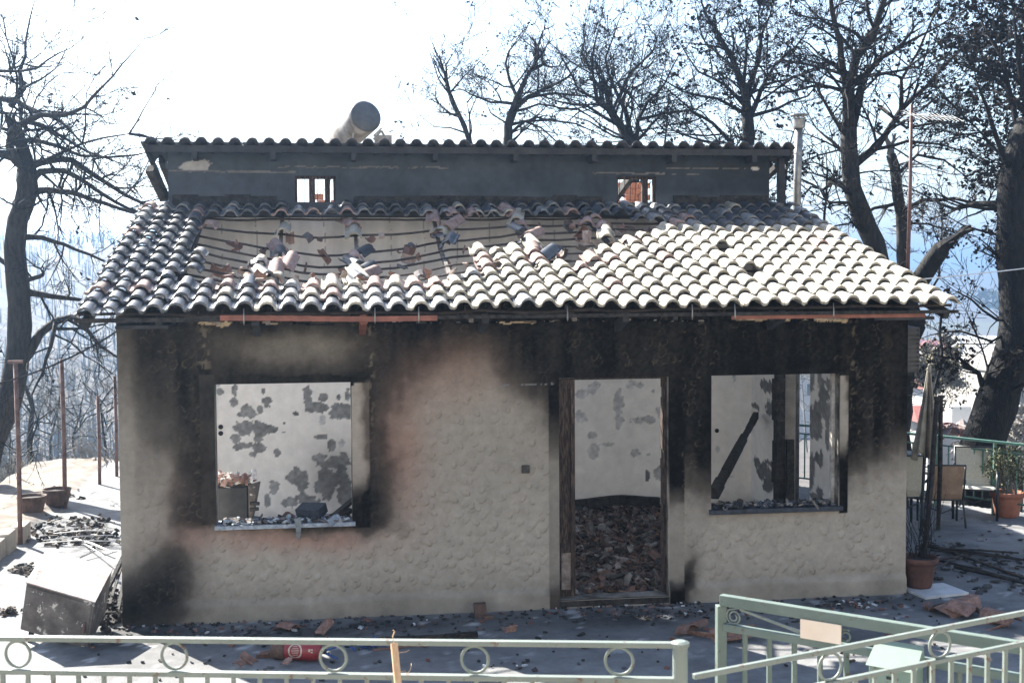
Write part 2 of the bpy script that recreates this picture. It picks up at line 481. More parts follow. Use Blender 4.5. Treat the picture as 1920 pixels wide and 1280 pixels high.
ux, uy = axis(-3.1, 11.6, 0.05), axis(-8.0, 11.6, 0.05)
UX, UY = np.meshgrid(ux, uy)
path = sstep(-1.95, -1.75, UX + 0.06 * fbm(UX * 3, UY * 3, 4))       # soil strip left of the curb
zz = G0 + 0.05 * (1 - path) * fbm(UX * 2, UY * 2, 31) * 2 + 0.004 * fbm(UX * 6, UY * 6, 32)
n1, n2, n3 = fbm(UX * 2.2, UY * 2.2, 41, 5), fbm(UX * 9, UY * 9, 42, 4), fbm(UX * 0.6, UY * 0.6, 43)
gc = np.empty(UX.shape + (3,))
gc[:] = (0.165, 0.166, 0.168)
gc *= (0.72 + 0.5 * n1 + 0.25 * (n2 - 0.5))[..., None]
soil = np.array((0.17, 0.14, 0.112)) * (0.6 + 0.8 * n2)[..., None]
gc = gc * path[..., None] + soil * (1 - path[..., None])
def stain(x, y, rx, ry, amp):
    wx = UX + 0.45 * (n1 - 0.5)
    wy = UY + 0.45 * (n2 - 0.5)
    return amp * np.exp(-((wx - x) / rx) ** 2 - ((wy - y) / ry) ** 2)
st = stain(4.7, -0.45, 0.85, 0.34, 0.95) + stain(0.1, -0.3, 0.5, 0.35, 0.9) + stain(1.4, -0.55, 1.0, 0.35, 0.55) \
    + stain(6.8, -0.3, 0.7, 0.2, 0.7) + stain(8.8, 1.6, 0.5, 0.4, 0.30) + stain(7.9, 0.8, 0.3, 0.7, 0.4) + stain(2.6, -0.35, 0.9, 0.2, 0.5) \
    + stain(3.0, -1.0, 0.9, 0.25, 0.35) + stain(9.6, 0.6, 0.4, 0.2, 0.15) + stain(-0.3, 1.2, 0.3, 1.4, 0.5) + stain(6.0, -1.4, 0.5, 0.3, 0.35)
st = np.clip(st + 0.55 * sstep(0.56, 0.74, n3) * n1, 0, 0.95)[..., None]
gc = gc * (1 - st) + np.array((0.022, 0.022, 0.024)) * st
ash = (sstep(0.70, 0.78, fbm(UX * 7, UY * 7, 77, 3)) * np.exp(-((UY + 0.7) / 0.9) ** 2) * 0.7)[..., None]
gc = gc * (1 - ash) + 0.5 * ash
sheet('yard', ux, uy, np.stack([UX, UY, zz], -1), gc, mat=M_GROUND, kind='structure',
      keep=lambda x, y: (edge_d(x, y) < 0.35))
MB().box(-60, 60, -30, -8.25, 0.3, 0.80).build('street', M_ROAD, kind='structure')
solo(MB().box(-12, 14, -8.23, -7.99, -0.3, 0.95), 'retaining_wall', M_WALLC, 'low concrete retaining wall under the green street railing', 'wall')
MB().box(-4500, 4500, 2200, 6500, -24, -22.5).build('sea', M_SEA, kind='structure')

# ================================================================== THE HOUSE
W, D = 7.52, 4.14
TH = 0.2
house = thing('burnt_house', 'burnt out single storey house with sooty stucco walls and collapsed tiled roof', 'house', (W / 2, 2.0, G0))
LWN, RWN = (0.852, 2.087, 0.80, 2.10), (5.531, 6.818, 0.80, 2.10)
DOR = (4.041, 5.106, -0.02, 2.10)

def front_uv(X, Z):
    U = np.interp(X, [0, .852, 2.087, 4.041, 5.106, 5.531, 6.818, 7.52], [219, 403, 657, 1047, 1252, 1332, 1571, 1703])
    sc = np.interp(U, [404, 1047, 1571], [206, 196, 188])
    return U, 719 - .0145 * (U - 404) + (2.10 - Z) * sc

def build_front():
    xs = axis(0, W, 0.0125, (LWN[0], LWN[1], RWN[0], RWN[1], DOR[0], DOR[1]))
    zs = axis(G0 - 0.03, 2.86, 0.0125, (LWN[2], LWN[3], DOR[2]))
    X, Z = np.meshgrid(xs, zs)
    rng = random.Random(3)
    # smooth bands round the openings, corner strips and plinth
    def near(o, m): return (X > o[0] - m) & (X < o[1] + m) & (Z > o[2] - 0.02) & (Z < o[3] + m)
    band = near(LWN, 0.135) | near(RWN, 0.105) | ((X > DOR[0] - .09) & (X < DOR[1] + .135) & (Z < DOR[3] + .1)) | (X < 0.135) | (X > 7.385)
    low = sstep(0.10, 0.03, Z - 0.03 * fbm(X * 2, Z, 9))
    H = np.zeros_like(X)
    RIM = np.zeros_like(X)
    EDGE_SHADE = np.zeros_like(X)
    sp = 0.096
    for j in range(int(3.0 / sp) + 2):
        for i in range(int(W / sp) + 2):
            if rng.random() < 0.17: continue
            cx = (i + 0.5 * (j % 2) + rng.uniform(-.42, .42)) * sp
            cz = G0 + (j + rng.uniform(-.42, .42)) * sp
            a, b = rng.triangular(.015, .048, .028), rng.triangular(.022, .062, .040)
            th = rng.gauss(0, .5)
            hh = rng.uniform(.4, 1.0)
            i0, i1 = np.searchsorted(xs, [cx - .09, cx + .09])
            j0, j1 = np.searchsorted(zs, [cz - .09, cz + .09])
            if i1 - i0 < 2 or j1 - j0 < 2: continue
            dx, dz = X[j0:j1, i0:i1] - cx, Z[j0:j1, i0:i1] - cz
            u, v = dx * math.cos(th) + dz * math.sin(th), -dx * math.sin(th) + dz * math.cos(th)
            ph = rng.uniform(0, 6)
            w = np.arctan2(v, u)
            r = np.sqrt((u / a) ** 2 + (v / b) ** 2) * (1 + .14 * np.sin(2 * w + ph) + .10 * np.sin(3 * w + 2 * ph))
            H[j0:j1, i0:i1] = np.maximum(H[j0:j1, i0:i1], hh * sstep(1.08, 0.80, r))
            part = 0.25 + 0.75 * (np.sin(w + ph) * .5 + .5)
            EDGE_SHADE[j0:j1, i0:i1] = np.maximum(EDGE_SHADE[j0:j1, i0:i1], hh * np.clip(np.cos(w + th + .9), 0, 1) * np.exp(-((r - 1.06) / .11) ** 2))
            RIM[j0:j1, i0:i1] = np.maximum(RIM[j0:j1, i0:i1], (rng.random() < .7) * hh * part * np.exp(-((r - 1.0) / .12) ** 2))
    grain = fbm(X * 38, Z * 38, 12, 3)
    m = (~band).astype(float) * (1 - low)
    disp = m * (0.0090 * H + 0.009 * (grain - .5)) + band * 0.004 + low * 0.028
    # soot and heat marks, drawn on the wall's own elevation
    U, V = front_uv(X, Z)
    wu = U + 40 * (fbm(X * 2.2, Z * 2.2, 51) - .5) + 16 * (fbm(X * 9, Z * 9, 52) - .5)
    wv = V + 46 * (fbm(X * 2.2, Z * 2.2, 53) - .5) + 16 * (fbm(X * 9, Z * 9, 54) - .5)
    def g(x, y, rx, ry, amp, p=2.0): return amp * np.exp(-(np.abs((wu - x) / rx) ** p + np.abs((wv - y) / ry) ** p))
    B = np.interp(wu, [219, 300, 370, 410, 640, 690, 740, 790, 850, 930, 1000, 1040, 1060, 1250, 1265, 1300, 1340, 1560, 1600, 1640, 1703],
                  [840, 830, 800, 740, 720, 740, 735, 705, 682, 705, 770, 830, 920, 905, 895, 900, 935, 925, 905, 885, 862])
    wd = np.interp(wu, [219, 300, 400, 660, 720, 850, 1000, 1060, 1300, 1703], [230, 190, 130, 105, 110, 115, 130, 80, 80, 75])
    streak = fbm(X * 9, Z * 1.3, 57, 3)
    B = B + 26 * (streak - .5)
    S_ = sstep(1, -1, (wv - B) / wd)
    S_ = S_ * np.interp(U, [219, 240, 260, 330, 385, 420, 640, 700, 2000], [.66, .70, .92, .92, .92, .95, .95, .985, 1.0])
    # halo hugging the left window
    dl, dr_, dt, db = np.maximum(378 - wu, 0), np.maximum(wu - 688, 0), np.maximum(700 - wv, 0), np.maximum(wv - 978, 0)
    dist = np.hypot(np.maximum(dl, dr_ * 1.35), np.maximum(dt * .8, db * 2.6))
    S_ = 1 - (1 - S_) * (1 - .90 * sstep(135, 0, dist + 34 * (fbm(X * 5, Z * 5, 58) - .5)))
    S_ = np.maximum(S_, np.interp(U, [219, 246, 252, 330, 380], [.36, .36, .50, .52, .2]) * sstep(1060, 840, wv))
    S_ = S_ * (1 - g(540, 655, 128, 40, .42, 2.6)) * (1 - g(640, 650, 50, 36, .20))
    for a in ((285, 1110, 75, 75, .96), (245, 1150, 70, 60, .9), (318, 1060, 50, 60, .6), (688, 950, 30, 45, .8), (1290, 1095, 18, 55, .9), (1275, 1120, 14, 40, .8),
              (1300, 800, 40, 130, .9), (1040, 1115, 30, 14, .5), (384, 850, 14, 110, .35)):
        S_ = 1 - (1 - S_) * (1 - g(*a))
    # bands
    bl = (U > 657) & (U < 690) & (V > 716) & (V < 990)
    S_ = np.where(bl, np.clip(.12 + .5 * sstep(676, 694, wu) + .85 * sstep(880, 945, wv), 0, 1), S_)
    bl = (U > 375) & (U < 404) & (V > 700) & (V < 985)
    S_ = np.where(bl, np.clip(.86 + .30 * (fbm(X * 6, Z * 3, 61) - .5), 0, 1), S_)
    bl = (U > 1571) & (U < 1590) & (V > 700) & (V < 960)
    S_ = np.where(bl, np.clip(.25 + .5 * sstep(1578, 1590, wu) + .85 * sstep(810, 880, wv), 0, 1), S_)
    bl = (U > 1252) & (U < 1281) & (V > 700)
    S_ = np.where(bl, np.clip(1.0 - .72 * sstep(900, 980, wv) + .7 * sstep(1085, 1120, wv), 0, 1), S_)
    bl = (U > 1028) & (U < 1048) & (V > 700)
    S_ = np.where(bl, np.clip(1.0 - .62 * sstep(760, 900, wv) + .3 * sstep(1095, 1120, wv), 0, 1), S_)
    lin = ((U > 408) & (U < 662) & (V > 702 + 3 * np.sin(U * .05)) & (V < 722)) | ((U > 1310) & (U < 1592) & (V > 688) & (V < 705)) | ((U > 1030) & (U < 1280) & (V > 690) & (V < 709))
    S_ = np.where(lin, np.maximum(S_, .97), S_)
    S_ = np.clip(S_ * (0.95 + 0.10 * (grain - .5) + .12 * (streak - .5)), 0, 1)
    RED = np.clip(g(748, 835, 55, 135, .78) + g(520, 1018, 150, 30, .8) + g(640, 1010, 50, 25, .35) + g(850, 675, 120, 70, .65) + g(350, 930, 40, 90, .4) + g(345, 1010, 50, 40, .3), 0, .85)
    tan = np.array((0.365, 0.332, 0.282))
    c = tan * (0.92 + .16 * fbm(X * 1.2, Z * 1.2, 71))[..., None]
    dirt = (.30 * sstep(.35, -.05, Z) * fbm(X * 4, Z * 4, 72) * 1.6)[..., None]
    c = c * (1 - dirt)
    c = c * (1 - RED[..., None]) + np.array((0.33, 0.20, 0.155)) * RED[..., None]
    sc = np.array((0.0062, 0.0056, 0.0050)) * (0.7 + 0.9 * fbm(X * 14, Z * 14, 73))[..., None]
    s1, s2 = np.clip(S_ * 1.55, 0, 1)[..., None], np.clip((S_ - .45) / .52, 0, 1)[..., None]
    c = c * (1 - s1) + (c * .34 + np.array((.012, .006, .004))) * s1
    c = c * (1 - s2) + sc * s2
    # soot flaked off along the rims of the stucco pebbles, fine speckle
    fl = RIM * m * sstep(.45, .95, S_) * sstep(.34, .60, fbm(X * 1.9, Z * 1.9, 74)) * sstep(.28, .45, fbm(X * 30, Z * 30, 75))
    edgew = m * np.exp(-((U - 384) / 14) ** 2) * sstep(1010, 700, V) + m * np.exp(-((U - 694) / 8) ** 2) * sstep(990, 620, V) + m * np.exp(-((U - 1597) / 8) ** 2) * sstep(900, 690, V) * .8
    fl = np.clip(.46 * fl + edgew * sstep(.58, .70, fbm(X * 26, Z * 20, 76)) * .55 + m * S_ * sstep(.74, .82, fbm(X * 40, Z * 40, 78)) * .05, 0, .9)[..., None]
    c = c * (1 - fl) + np.array((0.20, 0.165, 0.12)) * fl
    edge_shade = (np.clip(EDGE_SHADE * 1.15, 0, 1) * m * (1 - S_) * .62)[..., None]  # shade painted into the colour along each pebble's lower right edge
    c = c * (1 - edge_shade) + np.array((.10, .085, .07)) * edge_shade
    # the long crack under the eave with pale broken render
    ck = 2.655 - 0.004 * X + 0.05 * (fbm(X * 1.7, X * 0, 81) - .5) + .02 * (fbm(X * 9, X * 0, 82) - .5)
    dk = np.abs(Z - ck)
    crack = (dk < .009) & (fbm(X * 5, X * 0 + 3, 84) > .40)
    c = np.where(crack[..., None], .006, c)
    disp = np.where(crack, disp - .012, disp)
    for (x0, x1, h) in ((.70, 1.03, .040), (1.25, 1.45, .014), (3.45, 3.85, .022), (6.55, 6.93, .055), (4.6, 4.75, .015), (5.75, 6.35, .018), (2.55, 2.6, .02)):
        hh = h * fbm(X * 14, X * 0 + x0, 85, 4) * 1.7 * sstep(x0, x0 + .05, X) * sstep(x1, x1 - .05, X)
        pm = (Z > ck - hh * .75) & (Z < ck + hh * .35)
        c = np.where(pm[..., None], np.array((0.55, 0.43, 0.29)) * (0.6 + .7 * grain)[..., None], c)
        disp = np.where(pm, disp - .008, disp)
    # hairline cracks beside the door and window heads
    for (x0, x1, z0, z1) in ((2.9, 4.0, 2.02, 2.05), (7.3, 7.38, 0.5, 2.2)):
        t = (X - x0) / max(x1 - x0, 1e-3)
        ln = np.abs(Z - (z0 + (z1 - z0) * t + .02 * (fbm(X * 7, X * 0, 87) - .5))) < .007
        if x1 - x0 > .2: c = np.where((ln & (t > 0) & (t < 1) & (grain > .45))[..., None], np.maximum(c, .16), c)
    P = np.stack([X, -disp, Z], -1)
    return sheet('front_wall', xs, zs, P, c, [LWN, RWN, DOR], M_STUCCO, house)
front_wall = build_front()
# body of the front wall behind the render, with the reveals
def slab(xs0, xs1, z0, z1): return MB().box(xs0, xs1, 0.012, TH, z0, z1)
mb = MB()
for a in ((0, LWN[0], -.4, 2.84), (LWN[1], DOR[0], -.4, 2.84), (DOR[1], RWN[0], -.4, 2.84), (RWN[1], W, -.4, 2.84)):
    mb.box(a[0], a[1], 0.012, TH, a[2], a[3])
for o in (LWN, RWN): mb.box(o[0], o[1], 0.012, TH, -.4, o[2]); mb.box(o[0], o[1], 0.012, TH, o[3], 2.84)
mb.box(DOR[0], DOR[1], 0.012, TH, -.4, DOR[2]); mb.box(DOR[0], DOR[1], 0.012, TH, DOR[3], 2.84)
M_CORE = pmat('sooty_reveal', (0.05, 0.046, 0.042), (0.30, 0.28, 0.25), 2.2, 0.9, 0.2, 60, contrast=(0.42, 0.62))
mb.build('wall_core', M_CORE, house)
xi, zi = axis(TH, W - TH, .06, (LWN[0], LWN[1], RWN[0], RWN[1], DOR[0], DOR[1])), axis(-.1, 2.84, .06, (LWN[2], LWN[3]))
XI, ZI = np.meshgrid(xi, zi)
ci = np.array((.66, .64, .61)) * (0.75 + .4 * fbm(XI * 3, ZI * 3, 95))[..., None]
sheet('inner_face', xi, zi, np.stack([XI, np.full_like(XI, TH + .004), ZI], -1), ci, [LWN, RWN, DOR], M_PLASTER, house, flip=True)
# side walls (tops follow the roof)
def roofz(Y): return 2.74 + (Y + .45) * 0.2575
def side_wall(x0, x1, gaps):
    mb = MB()
    ys = [TH + .002] + [g for gp in gaps for g in gp[:2]] + [D - .002]
    for k in range(len(ys) - 1):
        y0, y1 = ys[k], ys[k + 1]
        gp = next((g for g in gaps if abs(g[0] - y0) < 1e-6), None)
        z0s = [(-.4, gp[2]), (gp[3], None)] if gp else [(-.4, None)]
        for za, zb in z0s:
            t0, t1 = (roofz(y0) - .06, roofz(y1) - .06) if zb is None else (zb, zb)
            mb.add([(x0, y0, za), (x1, y0, za), (x1, y1, za), (x0, y1, za), (x0, y0, t0), (x1, y0, t0), (x1, y1, t1), (x0, y1, t1)],
                   [(0, 3, 2, 1), (4, 5, 6, 7), (0, 1, 5, 4), (1, 2, 6, 5), (2, 3, 7, 6), (3, 0, 4, 7)])
    return mb
M_SIDE = pmat('sooty_render', (0.10, 0.09, 0.08), (0.34, 0.31, 0.27), 1.4, 0.9, 0.2, 60)
SUN_GAP = (.5, 3.8, -.02, 2.4)  # unseen left wall opening, made large to let sun brighten the room
side_wall(0, TH, [SUN_GAP]).build('side_wall', M_SIDE, house)
SD = (2.06, 3.08, -.02, 2.3)
side_wall(W - TH, W, [SD]).build('side_wall', M_SIDE, house)
MB().box(TH, W - TH, TH, D, -.4, -.05).build('floor_slab', M_CURB, house)

def peel_wall(name, us, vs, pts, plane, seeds, base, openings=(), soot=None, flip=False, extra=None):
    """Painted plaster with patches of paint fallen off. pts: (u, v, ru, rv, shade)"""
    Uu, Vv = np.meshgrid(us, vs)
    n = fbm(Uu * 7, Vv * 7, seeds, 4)
    fine = fbm(Uu * 24, Vv * 24, seeds + 3, 3)
    c = np.array(base) * (0.90 + .18 * fbm(Uu * 1.3, Vv * 1.3, seeds + 5))[..., None]
    mask = np.zeros_like(Uu)
    for (u, v, ru, rv, sh) in pts:
        r = np.sqrt(((Uu - u) / ru) ** 2 + ((Vv - v) / rv) ** 2) + 1.5 * (n - .5) + .7 * (fine - .5)
        mk = sstep(.98, .92, r)
        col = np.array((.27, .275, .28)) * sh * (0.55 + .9 * fine)[..., None]
        c = c * (1 - mk[..., None]) + col * mk[..., None]
        mask = np.maximum(mask, mk)
    if soot is not None:
        s = soot(Uu, Vv, n)[..., None]
        c = c * (1 - s) + np.array((.018, .017, .016)) * s
    if extra is not None: c = extra(Uu, Vv, c, n, fine)
    return sheet(name, us, vs, plane(Uu, Vv, -.004 * mask), c, openings, M_PLASTER, house, flip=flip)

YM = D
pts = []
for (x, y, rx, ry, s) in ((412, 735, 7, 8, 1), (440, 731, 5, 11, .9), (438, 753, 7, 10, .9), (466, 772, 15, 10, 1), (458, 803, 15, 14, 1), (488, 804, 13, 12, .8), (511, 803, 13, 6, .7),
                          (443, 822, 8, 8, 1), (484, 823, 7, 4, 1), (456, 837, 15, 8, .95), (486, 840, 12, 8, .9), (471, 851, 9, 6, .8), (494, 734, 6, 8, .8), (501, 752, 14, 10, .8), (487, 768, 6, 8, .9),
                          (519, 848, 7, 10, .9), (598, 764, 28, 9, .8), (640, 770, 22, 16, .9), (577, 748, 7, 22, .9), (606, 744, 7, 8, .8), (636, 745, 5, 8, .8), (652, 740, 8, 16, .9),
                          (513, 915, 10, 20, .9), (502, 938, 7, 14, .9), (468, 946, 13, 9, 1), (625, 834, 8, 15, .9), (600, 818, 13, 5, 1), (560, 895, 20, 14, .8), (566, 920, 16, 26, .75),
                          (610, 908, 22, 26, .8), (645, 915, 14, 40, .7), (630, 868, 28, 8, .8), (598, 858, 12, 6, .9), (640, 860, 16, 14, .8), (545, 940, 16, 10, .9), (585, 940, 16, 12, .8),
                          (532, 810, 5, 3, .8), (555, 775, 4, 3, .5), (533, 793, 3, 3, .5)):
    p = onY(x, y, YM)
    k = 1 / 147.0
    pts.append((p[0], p[2], rx * k, ry * k, s * (1.4 if y > 850 else 1.08)))
for (x, y, rx, ry, s) in ((1113, 815, 9, 7, 1.7), (1160, 765, 9, 28, 1.9), (1196, 788, 22, 9, 1.8), (1215, 785, 14, 8, 1.7), (1240, 770, 12, 14, 1.8), (1200, 722, 10, 6, 1.9), (1225, 733, 5, 6, 1.7),
                          (1112, 845, 10, 12, 2.0), (1140, 832, 14, 4, 1.9), (1190, 850, 9, 8, 1.9), (1238, 885, 14, 14, 1.6), (1215, 893, 5, 12, .6), (1236, 937, 9, 6, 1.2), (1250, 830, 8, 30, 1.9)):
    p = onY(x, y, YM)
    pts.append((p[0], p[2], rx / 142, ry / 142, s * 1.05))
rng = random.Random(23)
for k in range(44):
    pts.append((rng.uniform(.4, 7.2), rng.uniform(.3, 2.6), rng.uniform(.02, .10), rng.uniform(.02, .09), rng.uniform(1.9, 2.5)))
pts.sort(key=lambda q: -q[4])
def mid_soot(X, Z, n):
    s = .6 * np.exp(-((X - 1.95) / .35) ** 2 - ((Z - .55) / .45) ** 2) + .35 * sstep(.5, .1, Z + .4 * n)
    s = s + .18 * sstep(3.4, 4.3, X) * (0.5 + n * .9) * sstep(6.4, 5.6, X) + .08 * sstep(2.9, 3.9, Z + n * .6)
    return np.clip(s, 0, .9)
def mid_extra(X, Z, c, n, fine):
    lines = (np.abs(((X + .02 * np.sin(Z * 5) + .015 * (n - .5)) % .41) - .2) < .006) & (Z > 2.75) & (fine > .42)
    c = np.where(lines[..., None], c * .45, c)
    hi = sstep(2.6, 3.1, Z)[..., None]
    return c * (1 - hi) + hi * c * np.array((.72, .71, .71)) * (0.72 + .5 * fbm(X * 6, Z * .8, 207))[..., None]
peel_wall('middle_wall', axis(TH, W - TH, .015), axis(-.1, 3.86, .015), pts, lambda u, v, d: np.stack([u, YM - d, v], -1), 200, (.88, .865, .84), soot=mid_soot, extra=mid_extra)
# right hand wall, inner face
rp = []
rr_ = random.Random(12)
for (x, y, rx, ry) in ((1438, 722, 7, 12), (1445, 765, 4, 12), (1430, 885, 7, 22), (1440, 905, 6, 16), (1446, 868, 5, 5), (1422, 870, 4, 12), (1418, 760, 4, 8)):
    p = onX(x, y, W - TH)
    rp.append((p[1], p[2], rx / 24, ry / 148, .55))
for k in range(26):
    p = onX(rr_.uniform(1520, 1556), rr_.uniform(705, 945), W - TH)
    rp.append((p[1], p[2], rr_.uniform(.05, .16), rr_.uniform(.05, .16), rr_.uniform(.6, .9)))
peel_wall('inner_face', axis(TH, D, .03, (SD[0], SD[1])), axis(-.1, 3.0, .02, (SD[3],)), rp, lambda u, v, d: np.stack([np.full_like(u, W - TH - .006) + d, u, v], -1), 230, (.76, .745, .72),
          openings=[(SD[0], SD[1], -1, SD[3])], soot=lambda u, v, n: np.clip(.45 * sstep(.35, .0, v + .3 * n) + .12, 0, .9))
peel_wall('inner_face', axis(TH, D, .05, SUN_GAP[:2]), axis(-.1, 2.9, .05, SUN_GAP[2:]), [], lambda u, v, d: np.stack([np.full_like(u, TH + .006), u, v], -1), 260, (.68, .66, .63), openings=[SUN_GAP], flip=True)
# clerestory
CY, CZ0, CZ1 = 4.08, 3.80, 4.60
CW = [(1.505, 2.0, 3.97, 4.29), (5.52, 6.03, 3.97, 4.30)]
def build_clerestory():
    xs, zs = axis(0, W, .018, [c for w in CW for c in w[:2]]), axis(CZ0, CZ1, .015, (3.97, 4.29))
    X, Z = np.meshgrid(xs, zs)
    n, f = fbm(X * 3, Z * 3, 301), fbm(X * 16, Z * 16, 302)
    c = np.array((.041, .049, .060)) * ((0.45 + .7 * n + .5 * f + .25 * (fbm(X * 9, Z * 1.5, 309) - .5)) * np.interp(X, [0, 3.5, 7.5], [1.1, 1.0, .55]))[..., None]
    wash = (sstep(4.15, 3.98, Z) * .55 * n)[..., None]
    c = c * (1 - wash) + np.array((.12, .125, .13)) * wash
    pm = sstep(1, .9, np.sqrt(((X - .33) / .17) ** 2 + ((Z - 4.40) / .075) ** 2) + 1.1 * (f - .5))[..., None]
    c = c * (1 - pm) + np.array((.40, .39, .38)) * (0.6 + .6 * f)[..., None] * pm
    pm = sstep(1, .9, np.sqrt(((X - 7.33) / .06) ** 2 + ((Z - 4.40) / .03) ** 2) + 1.1 * (f - .5))[..., None]
    c = c * (1 - pm) + np.array((.5, .48, .45)) * pm
    for (x0, x1, z) in ((0, 1.52, 4.335), (1.3, 3.4, 4.40), (5.2, 6.6, 4.33), (6.1, 7.2, 4.40)):
        zc = z + .05 * (fbm(X * 2.2, X * 0 + z, 305) - .5) + .012 * (f - .5)
        ln = (np.abs(Z - zc) < (.011 if x0 == 0 else .008)) & (X > x0) & (X < x1) & (fbm(X * 6, Z * 9 + z, 306) > .30)
        c = np.where(ln[..., None], np.array((.15, .14, .125)) * (0.4 + f)[..., None], c)
    disp = .004 * (f - .5) + .003 * n
    return sheet('clerestory_wall', xs, zs, np.stack([X, CY - disp, Z], -1), c, CW, M_PLASTER, house)
build_clerestory()
mb = MB()
for a, b in ((0, CW[0][0]), (CW[0][1], CW[1][0]), (CW[1][1], W)): mb.box(a, b, CY + .01, CY + .2, 3.785, CZ1)
for w in CW: mb.box(w[0], w[1], CY + .01, CY + .2, 3.785, 3.97); mb.box(w[0], w[1], CY + .01, CY + .2, w[3], CZ1)
mb.build('clerestory_core', M_DARK, house)
MB().box(TH, W - TH, YM + .03, YM + .18, -.4, 3.78).build('partition_core', M_PLASTER and M_CURB, house)
# strip of flashing between the clerestory and the roof
for k in range(24):
    x0 = 0.05 + k * .31
    if CW[0][0] - .25 < x0 < CW[0][1] or CW[1][0] - .25 < x0 < CW[1][1]: continue
    dz = random.Random(k).uniform(-.015, .012)
    MB().box(x0, x0 + .308, CY - .035, CY - .012, 3.86, 4.05 + dz).build('flashing', M_CHAR, house)
for k, w in enumerate(CW):
    fr = MB()
    fr.box(w[0], w[0] + .03, CY + .06, CY + .11, w[2], w[3]); fr.box(w[1] - .03, w[1], CY + .06, CY + .11, w[2], w[3])
    fr.box(w[0] + .03, w[1] - .03, CY + .06, CY + .11, w[3] - .035, w[3])
    xm = w[0] + (.17 if k == 0 else .34)
    fr.box(xm, xm + .075, CY + .05, CY + .11, w[2], w[3] - .035)
    wo = fr.build('window', M_CHARF, house)
    wr = MB()
    for t in ((.05, .05), (.11, .115), (.27, .28), (.36, .44), (.40, .40)) if k == 0 else ((.05, .05), (.12, .12), (.19, .2), (.25, .27), (.45, .45)):
        wr.tube([(w[0] + t[0], CY + .08, w[2]), (w[0] + t[1], CY + .08, w[3] - .02)], .004, 4)
    wr.tube([(w[0] + .28, CY + .085, w[2] + .08), (w[0] + .47, CY + .085, w[2] + .27)], .004, 4)
    wr.build('bar', M_CHAR, wo)
# door parts
d = MB()
d.box(4.045, 4.07, .05, .11, 0, 2.09); d.box(4.165, 4.205, .05, .11, 0, 2.09); d.box(4.07, 4.165, .055, .105, 2.0, 2.09)
d.box(4.07, 4.165, .055, .105, .42, .50); d.box(4.07, 4.165, .055, .105, 0, .06)
dl = d.build('door_leaf', M_CHARF, house, bevel=.004)
dl['label'] = 'charred narrow wooden leaf standing in the doorway'
MB().box(4.07, 4.165, .075, .095, .5, 2.0).build('panel', M_CHARF, dl)
MB().box(4.07, 4.165, .07, .095, .06, .42).build('panel', pmat('scorched_paint', (.10, .07, .06), (.30, .26, .23), 10, .8, .3, 40), dl)
mb = MB()
rng = random.Random(8)
zs_ = np.linspace(0, 2.09, 22)
for a, b in zip(zs_[:-1], zs_[1:]): mb.box(5.062 + rng.uniform(0, .015), 5.104, .06, .15, a, b)
mb.box(4.21, 5.06, .08, .14, 2.075, 2.098)
mb.build('door_frame', M_CHARF, house)
MB().box(4.035, 5.11, -.035, TH - .003, -.085, -.024).build('door_step', M_CHAR, house, bevel=.006)
# sills
s1 = MB().box(.835, 2.115, -.045, TH + .04, .765, .803).build('window_sill', M_SILL, house, bevel=.004)
s2 = MB().box(5.51, 6.85, -.05, TH + .04, .757, .803).build('window_sill', M_SILLD, house, bevel=.004)
mb = MB()
rng = random.Random(19)
for k in range(420):
    L = rng.random() < .55
    x = rng.uniform(.9, 2.06) if L else rng.uniform(5.55, 6.8)
    c = rng.choice([(.18, .21, .25), (.10, .10, .11), (.03, .03, .03), (.14, .12, .11), (.32, .36, .40)]) if L else rng.choice([(.12, .12, .12), (.03, .03, .03), (.22, .2, .18), (.05, .06, .08)])
    shard(mb, (x, rng.uniform(-.03, .2), .812 + rng.uniform(0, .012)), rng.uniform(.02, .075), rng, c, rng.random() < .4, .35)
mb.build('sill_debris', M_RUBBLE, house, kind='stuff')
# charred window frame remains
mb = MB()
for zc in np.arange(.82, 2.08, .09): mb.box(5.535 + rng.uniform(0, .006), 5.552, .09, .15, zc, zc + .088)
mb.build('window_frame', M_CHAR, house)
mb = MB().box(6.785, 6.815, .09, .15, .81, 2.09)
mb.build('window_frame', pmat('ashen_frame', (.2, .18, .16), (.5, .48, .44), 8, .8), house)
# charred frame in the side doorway
mb = MB()
xd = W - TH - .03
for k in range(9):
    z0 = k * .255
    mb.box(xd + rng.uniform(-.03, .0), xd + .09, SD[1] - .02, SD[1] + .12 + rng.uniform(-.03, .05), z0, z0 + .252)
mb.bar((xd + .14, SD[1] - .08, 0), (xd + .15, SD[1] - .03, 1.05), .05, .09); mb.bar((xd + .05, SD[1] - .12, 0), (xd + .16, SD[1] - .04, .7), .05, .06)
mb.build('door_frame', M_CHAR, house)
# light reveals of the side doorway are covered by M_SIDE; switch holes
for (x, y) in ((414, 800), (414, 812)):
    p = onY(x, y, YM)
    mb = MB().tube([(p[0], YM - .008, p[2]), (p[0], YM + .01, p[2])], .03, 14)
    mb.build('socket_hole', M_BLACK, house)
p = onY(1344, 807, YM)
MB().tube([(p[0], YM - .008, p[2]), (p[0], YM + .01, p[2])], .028, 14).build('socket_hole', M_BLACK, house)
MB().box(3.68, 3.755, -.03, -.002, 1.21, 1.285).build('doorbell_box', M_CORE, house, bevel=.006)
